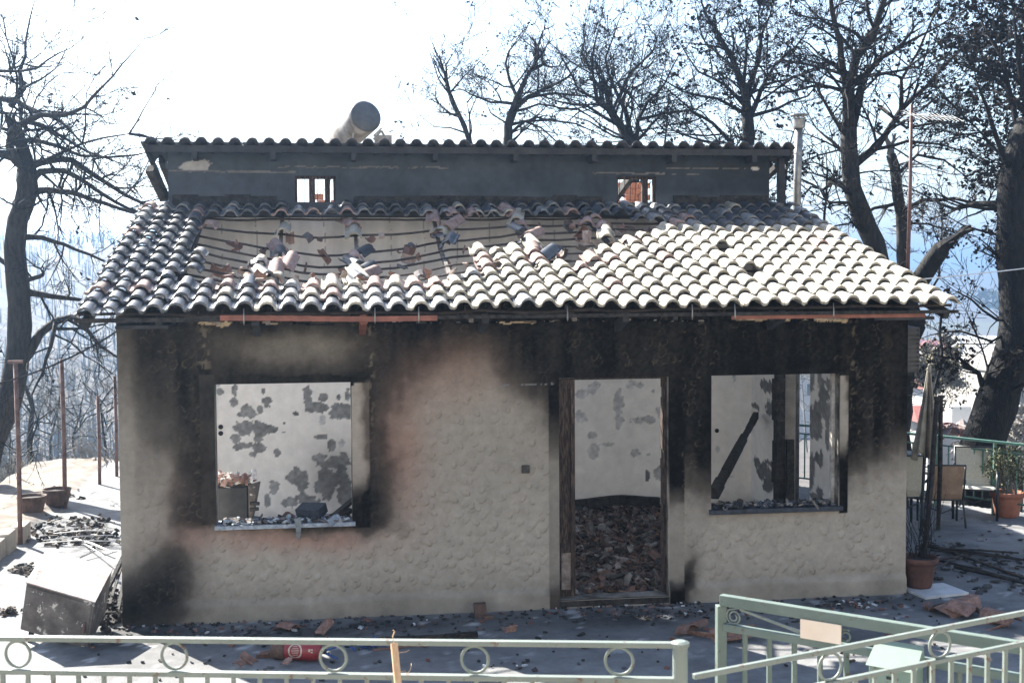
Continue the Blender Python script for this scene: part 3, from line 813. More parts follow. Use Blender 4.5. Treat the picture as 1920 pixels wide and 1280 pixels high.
# rear room: walls, floor and roofless top
mb = MB()
mb.box(0, TH, CY + .22, 8.4, -.4, 3.5); mb.box(W - TH, W, CY + .22, 8.4, -.4, 3.5); mb.box(0, W, 8.4, 8.6, -.4, 3.1)
mb.build('rear_walls', M_SIDE, house)
MB().box(TH + .002, W - TH - .002, CY + .22, 8.398, -.4, -.06).build('rear_floor', M_CURB, house)
def bricks(x0, x1, z1, y):
    mb = MB()
    r = random.Random(int(x0 * 10))
    z = 3.1
    row = 0
    while z < z1:
        x = x0 - (.0 if row % 2 else .1)
        while x < x1:
            if r.random() < .93: mb.box(x, x + .19, y, y + .15, z, z + .085)
            x += .2
        z += .095
        row += 1
    return mb
bricks(1.75, 2.35, 4.30, 8.42).build('brick_pier', M_BRICK, house, kind='stuff')
bricks(6.15, 6.9, 4.45, 8.42).build('brick_pier', M_BRICK, house, kind='stuff')

# ------------------------------------------------------------------ roof
roof = MB()
def sag(X, Y):
    return -0.24 * math.exp(-((X - 1.75) / 1.1) ** 2) * max(0, min(1, (Y - .6) / .8)) * max(0, min(1, (3.6 - Y) / .8)) \
        - 0.10 * math.exp(-((X - 3.0) / 1.2) ** 2) * max(0, min(1, (Y - .6) / .8)) * max(0, min(1, (3.6 - Y) / .8))
M_WEATH = pmat('weathered_wood', (0.06, 0.052, 0.047), (0.22, 0.20, 0.185), 5, 0.85, 0.3, 60)
RAFT = [-.2, .42, 1.36, 2.22, 3.17, 4.12, 5.07, 6.0, 6.9, 7.72]
roof.box(.02, W - .02, .02, .14, 2.842, 2.852)
roof_o = roof.build('roof', M_DARK, house)
for x in RAFT:
    mb = MB()
    ys = np.linspace(-.40, 4.05, 12)
    for a, b in zip(ys[:-1], ys[1:]):
        mb.bar((x, a, roofz(a) - .075 + sag(x, a)), (x, b, roofz(b) - .075 + sag(x, b)), *((.04, .05) if .5 < x < 5.5 else (.055, .085)))
    mb.build('rafter', M_WEATH if .5 < x < 5 else M_DARK, roof_o)
rng = random.Random(44)
for k in range(14):
    Y = -.30 + .323 * k
    mb = MB()
    if Y < .7 or Y > 3.4: spans = [(-.27, 7.82)]
    else: spans = [(-.27, 7.82)]
    for (a, b) in spans:
        xs = np.linspace(a, b, 40)
        wob = [rng.uniform(-.006, .006) for _ in xs]
        p = [(x, Y + w, roofz(Y) - .02 + 1.15 * sag(x, Y) - .02 * abs(math.sin((x - .42) / .94 * math.pi)) * (.5 < x < 5.2) + w) for x, w in zip(xs, wob)]
        mb.tube(p, .0145, 5)
    mb.build('batten', M_BATTEN, roof_o)
HOLE = [(.60, .66), (1.5, .58), (3.05, .58), (3.42, .95), (3.45, 1.78), (4.02, 1.86), (4.2, 1.32), (4.6, 1.30), (5.0, 1.85), (5.2, 2.35), (5.85, 2.8), (5.72, 3.2), (5.15, 3.45), (.46, 3.42), (.62, 2.9), (.52, 2.2), (.75, 1.5)]
def inside(x, y, poly):
    c = False
    j = len(poly) - 1
    for i in range(len(poly)):
        if (poly[i][1] > y) != (poly[j][1] > y) and x < (poly[j][0] - poly[i][0]) * (y - poly[i][1]) / (poly[j][1] - poly[i][1]) + poly[i][0]: c = not c
        j = i
    return c
def tile_mb(broken=0, seed=0):
    rng = random.Random(seed)
    prof = [(-.112, .006), (-.088, 0), (-.068, .010), (-.056, .036), (-.034, .058), (0, .066), (.034, .058), (.056, .036), (.068, .010), (.090, 0)]
    m = MB()
    n = len(prof)
    ln = .40 if not broken else .40 * rng.uniform(.45, .8)
    vs = []
    for k, off in ((0, .019), (1, 0)):
        for j, y in enumerate((0, .2, ln) if not broken else (0, ln * .5, ln)):
            for i, (x, z) in enumerate(prof):
                tap = 1 - .10 * (y / .4)
                yy = y + (rng.uniform(-.05, .05) if broken and j == 2 else 0) + (rng.uniform(-.035, .035) if broken == 2 and j == 0 else 0)
                vs.append((x * tap, yy, z * tap + off - (.004 if j == 0 and off == 0 else 0)))
    fs = []
    for k in (0, 1):
        o = k * 3 * n
        for j in range(2):
            for i in range(n - 1):
                f = (o + j * n + i, o + j * n + i + 1, o + (j + 1) * n + i + 1, o + (j + 1) * n + i)
                fs.append(f if k == 0 else f[::-1])
    for i in range(n - 1):
        fs.append((i, 3 * n + i, 3 * n + i + 1, i + 1))
        fs.append((2 * n + i, 2 * n + i + 1, 5 * n + i + 1, 5 * n + i))
    for j in range(2):
        fs.append((j * n, (j + 1) * n, 3 * n + (j + 1) * n, 3 * n + j * n))
        fs.append((j * n + n - 1, 3 * n + j * n + n - 1, 3 * n + (j + 1) * n + n - 1, (j + 1) * n + n - 1))
    return m.add(vs, fs)
TILE_ME = {}
for nm, mt in (('pale', M_TILE), ('grey', M_TILEG), ('sooty', M_TILES), ('red', M_TILER)):
    TILE_ME[nm] = [tile_mb().mesh('tile_' + nm, mt, smooth=False)] + [tile_mb(b, s).mesh('broken_tile_' + nm, mt) for b, s in ((1, 1), (1, 2), (2, 3), (2, 4))]
for l in TILE_ME.values():
    for me in l:
        me.polygons.foreach_set('use_smooth', [True] * len(me.polygons))
        me.set_sharp_from_angle(angle=R(38))
PITCH, ROW = 0.1936, 0.323
SLOPE = math.atan(0.2575)
tiles = []
rng = random.Random(77)
for j in range(14):
    Yf = -.45 + ROW * j
    for i in range(42):
        X = -.29 + PITCH * (i + .5)
        Xc, Yc = X + rng.uniform(-.06, .06), Yf + .16 + rng.uniform(-.06, .06)
        if inside(Xc, Yc, HOLE): continue
        if X > 1.35 and X < 2.05 and j == 13 and X > 1.5: continue
        if (i, j) in ((33, 6), (33, 3)): continue
        near = min(abs(Xc - px) + abs(Yc - py) for px, py in HOLE)
        edge = inside(Xc, Yc - .33, HOLE) or inside(Xc, Yc + .33, HOLE) or inside(Xc + .2, Yc, HOLE) or inside(Xc - .2, Yc, HOLE)
        kind = 'pale'
        q_ = X - (.35 if j < 5 else 0) + rng.gauss(0, .45)
        if q_ < 1.0: kind = 'sooty'
        elif q_ < 2.6 and rng.random() < .75: kind = 'grey'
        if j > 9 and rng.random() < .9: kind = 'sooty' if rng.random() < .75 else 'grey'
        if edge and rng.random() < .28: kind = 'red'
        if rng.random() < .025: kind = 'red'
        var = rng.choice((1, 2, 3, 4)) if (edge and rng.random() < .35) or rng.random() < .02 else 0
        tilt = rng.gauss(0, .012) * (3 if edge else 1)
        yaw = rng.gauss(0, .010) * (4 if edge else 1)
        lift = rng.uniform(0, .006)
        # the eave dips a little towards the left
        dz = -.030 * math.exp(-((X + .3) / .9) ** 2) * (1 - j / 14) + .010 * math.sin(X * 2.1 + j * .3)
        tiles.append((X + rng.gauss(0, .004), Yf + rng.gauss(0, .007), roofz(Yf) + .036 + lift + dz, SLOPE - .098 + tilt, rng.gauss(0, .014), yaw, kind, var))
# single runs of tiles left lying along the burnt rafters
for x, y0, y1, pr in ((1.36, .95, 3.4, .5), (2.22, .9, 3.4, .92), (3.17, 2.5, 3.4, .8), (4.12, 1.5, 3.55, .95), (1.2, 1.7, 2.1, .8), (5.05, 1.95, 3.5, .8)):
    y = y0
    while y < y1:
        if rng.random() < pr:
            tiles.append((x + rng.gauss(0, .03), y, roofz(y) + .03 + sag(x, y), SLOPE + rng.gauss(0, .10), rng.gauss(0, .22), rng.gauss(0, .28), rng.choice(('red', 'red', 'pale', 'sooty')), rng.choice((0, 0, 1, 2, 3, 4))))
        y += .24
for (x, y, yaw) in ((3.25, 3.05, -.55), (3.4, 3.42, .2), (3.62, 3.40, .05), (3.8, 3.44, -.1), (1.18, 1.75, .1), (1.45, 1.72, -.2), (1.3, 1.1, .3), (4.9, 2.9, -.2), (5.1, 2.75, .1)):
    tiles.append((x, y, roofz(y) + .035 + sag(x, y) * .9, SLOPE + rng.gauss(0, .1), rng.gauss(0, .15), yaw, 'red' if rng.random() < .6 else 'sooty', rng.choice((0, 1, 3))))
def tile_matrix(t):
    x, y, z, sl, rl, yw = t[:6]
    return Matrix.Translation((x, y, z)) @ Matrix.Rotation(yw, 4, 'Z') @ Matrix.Rotation(sl, 4, 'X') @ Matrix.Rotation(rl, 4, 'Y')
tiles.sort(key=lambda t: (t[1] + 12.1) ** 2 + (t[0] - 1.9) ** 2)
off = Matrix.Translation(-Vector(ORIGIN[house.name]))
for t in tiles[:256]:
    o = bpy.data.objects.new('tile', TILE_ME[t[6]][t[7]])
    COL.objects.link(o)
    o.parent = roof_o
    o.matrix_local = off @ tile_matrix(t)
def join_tiles(lst, meshes, name, parent):
    """The rest of the tiles as one mesh with one slot per tile colour."""
    vs, fs, mi = [], [], []
    keys = list(meshes)
    for t in lst:
        me = meshes[t[6]][t[7]]
        M = tile_matrix(t)
        k = len(vs)
        vs += [tuple(M @ v.co) for v in me.vertices]
        for p in me.polygons:
            fs.append(tuple(k + i for i in p.vertices))
            mi.append(keys.index(t[6]))
    off = ORIGIN[parent.name]
    me = bpy.data.meshes.new(name)
    me.from_pydata([(a - off[0], b - off[1], c - off[2]) for a, b, c in vs], [], fs)
    for k in keys: me.materials.append(meshes[k][0].materials[0])
    me.polygons.foreach_set('material_index', mi)
    me.polygons.foreach_set('use_smooth', [True] * len(fs))
    me.set_sharp_from_angle(angle=R(38))
    o = bpy.data.objects.new(name, me)
    COL.objects.link(o)
    o.parent = parent
    o['kind'] = 'stuff'
    return o
join_tiles(tiles[256:], TILE_ME, 'roof_tiles', roof_o)
# broken tile pieces caught on the battens
mb = MB()
rng = random.Random(5)
for k in range(95):
    j = rng.randint(4, 11)
    Y = -.30 + .323 * j
    X = rng.uniform(.65, 5.6)
    if not inside(X, Y, HOLE): continue
    shard(mb, (X, Y - .02, roofz(Y) - .02 + 1.15 * sag(X, Y) - rng.uniform(.02, .07)), rng.uniform(.07, .17), rng, rng.choice([(.26, .17, .14), (.20, .12, .10), (.34, .27, .24), (.10, .09, .09), (.15, .10, .09)]), True, .9)
mb.build('tile_fragments', M_RUBBLE, roof_o, kind='stuff')
# loose fragments along the lower edge of the hole
mb = MB()
for k in range(34):
    X = rng.uniform(.5, 5.3)
    Y = np.interp(X, [.5, 3.1, 3.5, 4.2, 5.2], [.62, .56, .95, 1.3, 2.2]) + rng.uniform(-.22, .10)
    shard(mb, (X, Y, roofz(Y) + .05 + rng.uniform(0, .03)), rng.uniform(.05, .13), rng, rng.choice([(.22, .13, .10), (.30, .26, .22), (.17, .10, .08), (.10, .09, .09), (.24, .19, .16)]), True, .5)
mb.build('tile_fragments', M_RUBBLE, roof_o, kind='stuff')
# fascia boards, brackets and gutter hooks
MB().box(-.285, .949, -.445, -.42, 2.688, 2.728).build('fascia', M_CHAR, roof_o)
f2 = MB()
xs = np.linspace(.95, 2.86, 13)
for a, b in zip(xs[:-1], xs[1:]): f2.box(a, b, -.442, -.417, 2.684 + .012 * math.sin(a * 2), 2.732 + .012 * math.sin(a * 2))
f2.build('fascia', M_FASCIA, roof_o)['label'] = 'unburnt terracotta painted stretch of fascia board'
MB().box(2.862, 7.82, -.446, -.421, 2.690, 2.722).build('fascia', M_CHAR, roof_o)
MB().box(5.6, 7.5, -.4155, -.405, 2.655, 2.69).build('fascia', M_FASCIA, roof_o)
MB().box(7.0, 7.6, -.40, -.02, 2.63, 2.66).build('soffit_board', M_DARK, roof_o)
MB().box(.05, .5, -.40, -.02, 2.63, 2.66).build('soffit_board', M_DARK, roof_o)
for x in (1.25, 2.20, 3.3, 4.6, 6.1):
    mb = MB().bar((x, -.40, 2.69), (x, -.03, 2.58), .06, .09)
    mb.build('bracket', M_FASCIA if x == 2.20 else M_DARK, roof_o)
for px in (457, 703, 785, 1064, 1298, 1378, 1563):
    q = onY(px, 585, -.46)
    z = 2.70
    mb = MB().tube([(q[0], -.452, z + .10), (q[0], -.465, z + .03), (q[0], -.462, z - .02), (q[0], -.458, z - .045)], [.004, .006, .008, .003], 6)
    mb.build('gutter_hook', M_GALV, roof_o, smooth=True)
# rear (upper) roof: front row of tiles over a board, rest collapsed
up = MB().box(-.19, 7.70, 3.80, 3.83, 4.545, 4.625)
up.box(-.19, 7.70, 3.83, 4.32, 4.612, 4.625)
up_o = up.build('upper_roof', M_DARK, house)
UP_ME = {'b': [tile_mb().mesh('tile_black', M_UPTILE, smooth=True)]}
ut = []
rng = random.Random(15)
for i in range(41):
    X = -.22 + .1955 * (i + .5) - .03
    for j in range(2):
        # slope falls away from the viewer
        ut.append((X + rng.gauss(0, .004), 3.74 + .32 * j + rng.gauss(0, .006), 4.632 - .08 * j + rng.uniform(0, .008), -R(14) + .03, rng.gauss(0, .02), rng.gauss(0, .012), 'b', 0))
for t in ut[::2]:
    o = bpy.data.objects.new('tile', UP_ME['b'][0])
    COL.objects.link(o)
    o.parent = up_o
    o.matrix_local = off @ tile_matrix(t)
join_tiles(ut[1::2], UP_ME, 'roof_tiles', up_o)
for px in (365, 512, 663, 816, 966, 1113, 1262, 1412):
    q = onY(px, 290, 3.86)
    MB().box(q[0] - .03, q[0] + .03, 3.79, 4.07, 4.46, 4.544).build('bracket', M_DARK, up_o)
# verge boards at both ends of the upper roof
for x0, x1 in ((-.215, -.19), (7.70, 7.725)):
    MB().add([(x0, 3.78, 4.52), (x1, 3.78, 4.52), (x1, 5.6, 4.08), (x0, 5.6, 4.08), (x0, 3.78, 4.64), (x1, 3.78, 4.64), (x1, 5.6, 4.20), (x0, 5.6, 4.20)],
             [(0, 3, 2, 1), (4, 5, 6, 7), (0, 1, 5, 4), (1, 2, 6, 5), (2, 3, 7, 6), (3, 0, 4, 7)]).build('verge_board', M_CHAR, up_o)
for x in (-.1, .9, 1.9, 2.9, 3.9, 4.9, 5.9, 6.9, 7.6):
    MB().bar((x, 4.33, 4.50), (x, 8.3, 3.52), .07, .10).build('rafter', M_CHAR, up_o)
MB().bar((-.18, 3.9, 4.36), (-.06, 4.25, 4.02), .10, .10).build('broken_verge', M_CHAR, up_o)
mb = MB().box(7.62, 7.70, 4.0, 4.08, 3.95, 4.54)
mb.build('downpipe', M_DARK, house)
# weathering pipe on the left corner of the side wall
# crumpled foam on top of the left tiles
def lump(mb, c, r, n=14, m=8, rng=None, squash=(1, 1, 1), amp=.3, col=None):
    rng = rng or random.Random(1)
    vs, fs = [], []
    for i in range(m + 1):
        for j in range(n):
            a, b = math.pi * i / m, 2 * math.pi * j / n
            k = r * (1 + amp * rng.uniform(-1, 1))
            vs.append((c[0] + k * math.sin(a) * math.cos(b) * squash[0], c[1] + k * math.sin(a) * math.sin(b) * squash[1], c[2] + k * math.cos(a) * squash[2]))
    for i in range(m):
        for j in range(n):
            fs.append((i * n + j, (i + 1) * n + j, (i + 1) * n + (j + 1) % n, i * n + (j + 1) % n))
    mb.add(vs, fs, col)
p = at(362, 379, 16.2)
mb = MB()
lump(mb, p, .10, 16, 8, random.Random(2), (2.0, 1.2, .5), .25)
solo(mb, 'insulation_scrap', M_FOAM, 'crumpled white scrap of insulation lying on the tiles below the upper wall', 'scrap', smooth=True)

# ------------------------------------------------------------------ things inside the house
mb = MB()
rng = random.Random(61)
RC = [(.13, .08, .065), (.17, .105, .08), (.09, .07, .06), (.04, .038, .036), (.22, .21, .2), (.14, .10, .085), (.08, .06, .055), (.12, .11, .105)]
for k in range(6500):
    X = rng.uniform(3.2, 7.2) if k % 4 else rng.uniform(.3, 7.2)
    Y = rng.uniform(.22, 4.08)
    hgt = -.03 + .10 * rng.random() ** 2 + .06 * (Y / 4)
    shard(mb, (X, Y, hgt), rng.uniform(.025, .10) * (1.7 if k % 9 == 0 else 1), rng, rng.choice(RC), rng.random() < .8, .5)
mb.build('fallen_tile_rubble', M_RUBBLE, kind='stuff')
tag(bpy.data.objects['fallen_tile_rubble'], 'heap of broken roof tiles and ash covering the floor inside the doorway', 'rubble')
mb = MB()
for (x0, x1, z, s) in ((4.4, 5.25, .16, 1), (5.1, 6.0, .20, -1)):
    xs = np.linspace(x0, x1, 7)
    for a, b in zip(xs[:-1], xs[1:]): mb.bar((a, 3.98 + .02 * s * a, z + .02 * math.sin(a * 6)), (b + .01, 3.98 + .02 * s * b, z + .02 * math.sin(b * 6)), .09, .12)
solo(mb, 'charred_beam', M_CHAR, 'black charred beam lying along the foot of the white inner wall', 'beam')
a, b = onY(1339, 925, .55), onX(1417, 779, 7.2)
mb = MB()
a, b = np.array(a), np.array(b)
n = 9
for k in range(n):
    t0, t1 = k / n, (k + 1) / n
    w = .10 - .035 * t0 + .012 * rng.uniform(-1, 1)
    mb.bar(a + (b - a) * t0, a + (b - a) * (t1 + .01), w * .8, w)
solo(mb, 'leaning_beam', M_CHAR, 'blackened roof beam leaning diagonally inside the right-hand window', 'beam')
st = thing('burnt_stove', 'black burnt stove with tile shards on top behind the left window', 'stove', (1.0, .75, -.05))
mb = MB().box(.70, 1.10, .55, 1.05, -.05, 1.06)
mb.box(1.10, 1.12, .58, 1.02, .0, 1.08)
mb.build('body', M_BLACK, st, bevel=.02)
mb = MB()
mb.add([(1.105, .56, .62), (1.18, .56, .98), (1.20, .62, 1.10), (1.105, .56, 1.08), (1.125, .58, .62), (1.20, .58, .98), (1.22, .64, 1.10), (1.125, .58, 1.08)],
       [(0, 1, 2, 3), (7, 6, 5, 4), (0, 4, 5, 1), (1, 5, 6, 2), (2, 6, 7, 3), (3, 7, 4, 0)])
mb.build('buckled_panel', M_CABF, st)
MB().tube([(1.12, .56, .90), (1.21, .54, .90)], .018, 8).tube([(1.12, .56, .84), (1.20, .54, .85)], .018, 8).build('tap', M_BLACK, st)
mb = MB()
for k in range(46): shard(mb, (rng.uniform(.74, 1.16), rng.uniform(.56, 1.0), 1.09 + rng.uniform(0, .05)), rng.uniform(.04, .11), rng, rng.choice([(.55, .5, .45), (.3, .2, .17), (.6, .58, .56), (.2, .12, .1)]), True, .6)
tag(mb.build('tile_shards', M_RUBBLE, kind='stuff'), 'broken tile shards heaped on the black stove', 'shards')
p = onY(583, 960, .12)
bx = MB()
bx.obox((p[0] - .13, .16, .815), (.22, -.07, .0), (.07, .14, .045), (-.02, -.0, .085))
o = solo(bx, 'charred_box', M_SILLD, 'small black charred box tilted on the ash covered left sill', 'box', bevel=.004)
mb = MB()
mb.bar((1.88, .05, .82), (2.2, .35, 1.02), .06, .03); mb.bar((1.95, .08, .825), (2.08, .2, .87), .05, .04)
solo(mb, 'charred_board', M_CHAR, 'short charred board lying at the right end of the left sill', 'board')
mb = MB()
cl = [(0, 0), (.10, .02), (.12, -.05), (.09, -.17), (.06, -.20), (.03, -.16), (.02, -.07)]
q = onY(552, 985, -.05)
vs = [(q[0] + .0 + x * .55, -.055 - .02 * math.sin(x * 40 + z * 20) - dy, q[2] + .06 + z) for dy in (0, .006) for x, z in cl]
n = len(cl)
mb.add(vs, [tuple(range(n)), tuple(range(2 * n - 1, n - 1, -1))] + [(i, n + i, n + (i + 1) % n, (i + 1) % n) for i in range(n)])
solo(mb, 'melted_rag', pmat('melted_grey', (.10, .12, .13), (.26, .28, .29), 20, .6), 'melted grey strip hanging over the left sill edge', 'rag')

# ------------------------------------------------------------------ solar water heater on the rear roof
sh = thing('solar_water_heater', 'scorched solar water heater tank tipped over behind the roof ridge', 'water heater', at(670, 262, 18.5))
c0, c1 = at(688, 216, 18.0), at(632, 268, 18.9)
ax_ = (c1 - c0) / np.linalg.norm(c1 - c0)
MB().tube([c0 + ax_ * .03, c0 + ax_ * .10, c1], [.222, .226, .226], 28).build('tank', M_TANKB, sh, smooth=True)
pr = [(.02, -.02), (.12, -.012), (.19, .0), (.224, .03), (.228, .05)]
mb = MB()
mb.tube([c0 + ax_ * z for r, z in pr], [r for r, z in pr], 28)
mb.build('end_cap', M_TANK, sh, smooth=True)
mb = MB()
for a, b in (((700, 262), (715, 245)), ((715, 245), (728, 268)), ((660, 262), (664, 244))): mb.bar(at(*a, 18.1), at(*b, 18.1), .03, .03)
mb.bar(at(655, 275, 18.1), at(735, 275, 18.1), .04, .04)
mb.build('stand', M_GALV, sh)
o1, o2 = at(702, 272, 18.3), at(735, 272, 18.3)
MB().obox(o1, (o2 - o1), (.02, .5, -.05), (.0, .0, .14)).build('collector', M_TANKB, sh)
mb = MB()
mb.bar(at(700, 255, 17.9), at(716, 240, 17.9), .035, .02)
mb.bar(at(650, 278, 18.1), at(650, 320, 18.6), .05); mb.bar(at(725, 278, 18.1), at(725, 320, 18.6), .05)
mb.build('leg', M_GALV, sh)

# ------------------------------------------------------------------ flue and antenna on the right
p = at(1494, 385, 17.4)
fl = thing('flue_pipe', 'tall galvanised flue pipe with slotted cowl beside the right roof edge', 'chimney pipe', (p[0], p[1], G0))
top = at(1498, 238, 17.4)
mb = MB().tube([(p[0], p[1], G0), p, (p + top) / 2 - np.array((0, 0, .004)), top], .052, 16)
mb.build('pipe', M_GALV, fl, smooth=True)
for t in (.32, .66):
    c = p + (top - p) * t
    MB().tube([c - np.array((0, 0, .008)), c + np.array((0, 0, .008))], .056, 16).build('joint_ring', M_GALV, fl)
MB().lathe([(.075, -.02), (.078, .0), (.078, .10), (.07, .11)], top, 18).build('cowl', M_GALV, fl)
mb = MB()
for k in range(10):
    w = k * math.pi / 5
    mb.box(top[0] + .07 * math.cos(w) - .006, top[0] + .07 * math.cos(w) + .006, top[1] + .07 * math.sin(w) - .006, top[1] + .07 * math.sin(w) + .006, top[2] + .11, top[2] + .16)
mb.build('slot_bar', M_GALV, fl)
MB().lathe([(.125, .15), (.122, .165), (.03, .185)], top, 20).build('rain_cap', M_GALV, fl)
b0, t0 = at(1701, 530, 13.6), at(1709, 196, 13.6)
an = thing('antenna_mast', 'rusty steel mast with a battered television antenna at the right roof corner', 'antenna', b0)
MB().tube([b0 - np.array((0, 0, .15)), b0 + (t0 - b0) * .5 + np.array((.008, 0, 0)), t0], [.021, .02, .018], 8).build('mast', M_MAST, an, smooth=True)
mb = MB()
a, b = at(1700, 215, 13.6), at(1795, 222, 13.2)
mb.tube([a, b], .008, 5)
for t in np.linspace(.1, 1, 11):
    c = a + (b - a) * t
    l = .13 - .05 * t
    mb.tube([c + np.array((-.3 * l, l, .5 * l)), c - np.array((-.3 * l, l, .5 * l))], .0035, 4)
mb.build('boom', M_ALU, an)
mb = MB()
for k in range(7):
    q = at(1692 + k * 1.5, 205 + k * 3.2, 13.65)
    mb.tube([q + np.array((-.02, 0, -.02)), q + np.array((.24, .12, .05))], .0035, 4)
mb.build('reflector', M_ALU, an)

# ------------------------------------------------------------------ air conditioner on the right wall
ac = thing('air_conditioner', 'scorched air conditioner unit hanging on the right side wall below the eave', 'air conditioner', (7.7, .8, 2.0))
MB().box(7.56, 7.89, .50, 1.25, 2.05, 2.52).build('casing', M_AC, ac, bevel=.02)
for k in range(9):
    MB().box(7.66, 7.86, .482, .498, 2.09 + k * .045, 2.112 + k * .045).build('louvre', M_AC, ac)
MB().box(7.645, 7.659, .482, .498, 2.07, 2.50).build('grille_bar', M_AC, ac)
MB().box(7.861, 7.872, .482, .498, 2.07, 2.50).build('grille_bar', M_AC, ac)
MB().box(7.52, 7.86, .6, .63, 2.015, 2.048).box(7.52, 7.86, 1.1, 1.13, 2.015, 2.048).build('bracket', M_DARK, ac)

# ================================================================== PATIO ON THE RIGHT
def sling_chair(pos, rot, fab, label, sc=1.0):
    t = thing('patio_chair', label, 'chair', pos, 'sling chairs on the terrace')
    ORIGIN[t.name] = (0, 0, 0)
    t.rotation_euler = (0, 0, rot)
    t.scale = (sc, sc, sc)
    w = .27
    def pr(side): return None
    def curved(pts, wd, th, name, mat):
        m = MB()
        n = len(pts)
        vs = [(sx * wd, y + o * .0, z + o) for o in (0, th) for (y, z) in pts for sx in (-1, 1)]
        k = 2 * n
        fs = []
        for i in range(n - 1):
            fs += [(2 * i, 2 * i + 1, 2 * i + 3, 2 * i + 2), (k + 2 * i, k + 2 * i + 2, k + 2 * i + 3, k + 2 * i + 1), (2 * i, 2 * i + 2, k + 2 * i + 2, k + 2 * i), (2 * i + 1, k + 2 * i + 1, k + 2 * i + 3, 2 * i + 3)]
        fs += [(0, k, k + 1, 1), (k - 2, k - 1, 2 * k - 1, 2 * k - 2)]
        m.add(vs, fs)
        return m.build(name, mat, t, smooth=False)
    seat = [(-.24, .42), (-.20, .445), (-.05, .43), (.12, .405), (.20, .41)]
    back = [(.205, .415), (.25, .50), (.30, .70), (.345, .88), (.355, .93)]
    curved(seat, .245, .008, 'seat', fab)
    m = MB()
    n = len(back)
    vs = [(sx * .245, y + o, z) for o in (0, .008) for (y, z) in back for sx in (-1, 1)]
    k = 2 * n
    fs = []
    for i in range(n - 1):
        fs += [(2 * i, 2 * i + 1, 2 * i + 3, 2 * i + 2), (k + 2 * i, k + 2 * i + 2, k + 2 * i + 3, k + 2 * i + 1), (2 * i, 2 * i + 2, k + 2 * i + 2, k + 2 * i), (2 * i + 1, k + 2 * i + 1, k + 2 * i + 3, 2 * i + 3)]
    fs += [(0, k, k + 1, 1), (k - 2, k - 1, 2 * k - 1, 2 * k - 2)]
    m.add(vs, fs)
    m.build('backrest', fab, t)
    for sx in (-1, 1):
        x = sx * (w - .005)
        MB().tube([(x, -.25, .41), (x, -.2, .445), (x, -.05, .43), (x, .12, .405), (x, .205, .415), (x, .25, .5), (x, .30, .7), (x, .36, .945)], .014, 8).build('side_frame', M_CHAIRF, t, smooth=True)
        xa = sx * (w + .02)
        MB().tube([(xa, -.27, 0), (xa, -.265, .50), (xa, -.24, .60), (xa, -.17, .635), (xa, .05, .64), (xa, .22, .66), (x, .30, .72)], .018, 8).build('armrest', M_CHAIRF, t, smooth=True)
        MB().tube([(xa, .30, 0), (xa, .22, .22), (x, .16, .40)], .015, 8).build('leg', M_CHAIRF, t, smooth=True)
    for p, rd in (([(-w, .355, .94), (w, .355, .94)], .013), ([(-w, .2, .40), (w, .2, .40)], .012), ([(-w, -.23, .41), (w, -.23, .41)], .012), ([(-w, .05, .30), (0, .07, .18), (w, .05, .30)], .010)):
        MB().tube(p, rd, 8).build('crossbar', M_CHAIRF, t, smooth=True)
    return t
sling_chair((9.50, 3.25, G0), R(166), M_BROWN, 'brown sling patio chair with its back turned, nearest the charred poles', .84)
sling_chair((10.16, 3.66, G0), R(-26), M_CREAM, 'cream sling patio chair beside the green railing, facing the house', .92)
sling_chair((8.86, 3.2, G0), R(172), M_CREAM, 'cream patio chair half hidden behind the house corner', 1.0)
tb = thing('patio_table', 'dark patio table standing between the sling chairs', 'table', (9.35, 4.6, G0))
MB().lathe([(.46, .68), (.47, .70), (.46, .715)], (9.35, 4.6, G0), 28).build('tabletop', M_CHAIRF, tb)
for k in range(4):
    w = k * math.pi / 2 + .6
    c, s_ = math.cos(w), math.sin(w)
    MB().tube([(9.35 + .36 * c, 4.6 + .36 * s_, G0), (9.35 + .30 * c, 4.6 + .30 * s_, G0 + .4), (9.35 + .34 * c, 4.6 + .34 * s_, G0 + .68)], .018, 8).build('leg', M_CHAIRF, tb)

# closed parasol
pb = np.array((8.92, 2.6, G0))
par = thing('parasol', 'folded scorched beige parasol standing on the terrace by the house corner', 'parasol', pb)
ptop = at(1742, 690, 15.4)
MB().tube([pb + np.array((0, 0, 0)), ptop + np.array((0, 0, .04))], .02, 10).build('pole', M_CHAIRF, par)
def canopy(a0, a1, mat, nm, z_lo):
    m = MB()
    rows, n = 16, int(48 * (a1 - a0) / (2 * math.pi))
    rr = random.Random(9)
    vs, fs = [], []
    dirn = (ptop - pb)
    for i in range(rows + 1):
        t = i / rows
        zz = 1 - t * z_lo
        c = pb + dirn * zz
        for j in range(n + 1):
            w = a0 + (a1 - a0) * j / n
            r = (.020 + .098 * t ** .9) * (1 + .32 * math.cos(8 * w + 1.2 * t) * min(1, t * 2)) * (1 + .08 * math.sin(5 * t + w))
            vs.append(c + np.array((math.cos(w) * r, math.sin(w) * r, -.06 * math.sin(3 * w) * t)))
    for i in range(rows):
        for j in range(n): fs.append((i * (n + 1) + j, (i + 1) * (n + 1) + j, (i + 1) * (n + 1) + j + 1, i * (n + 1) + j + 1))
    m.add(vs, fs)
    o = m.build(nm, mat, par, smooth=True)
    md = o.modifiers.new('thick', 'SOLIDIFY')
    md.thickness = .004
canopy(-2.0, -1.1, M_CANVASD, 'burnt_panel', .50)
canopy(-1.1, 4.283, M_CANVAS, 'canopy', .52)
lo = MB()
lump(lo, ptop + np.array((0, 0, -.01)), .026, 10, 6, random.Random(3), (1, 1, 2.2), .3)
lo.build('finial', M_CANVAS, par, smooth=True)
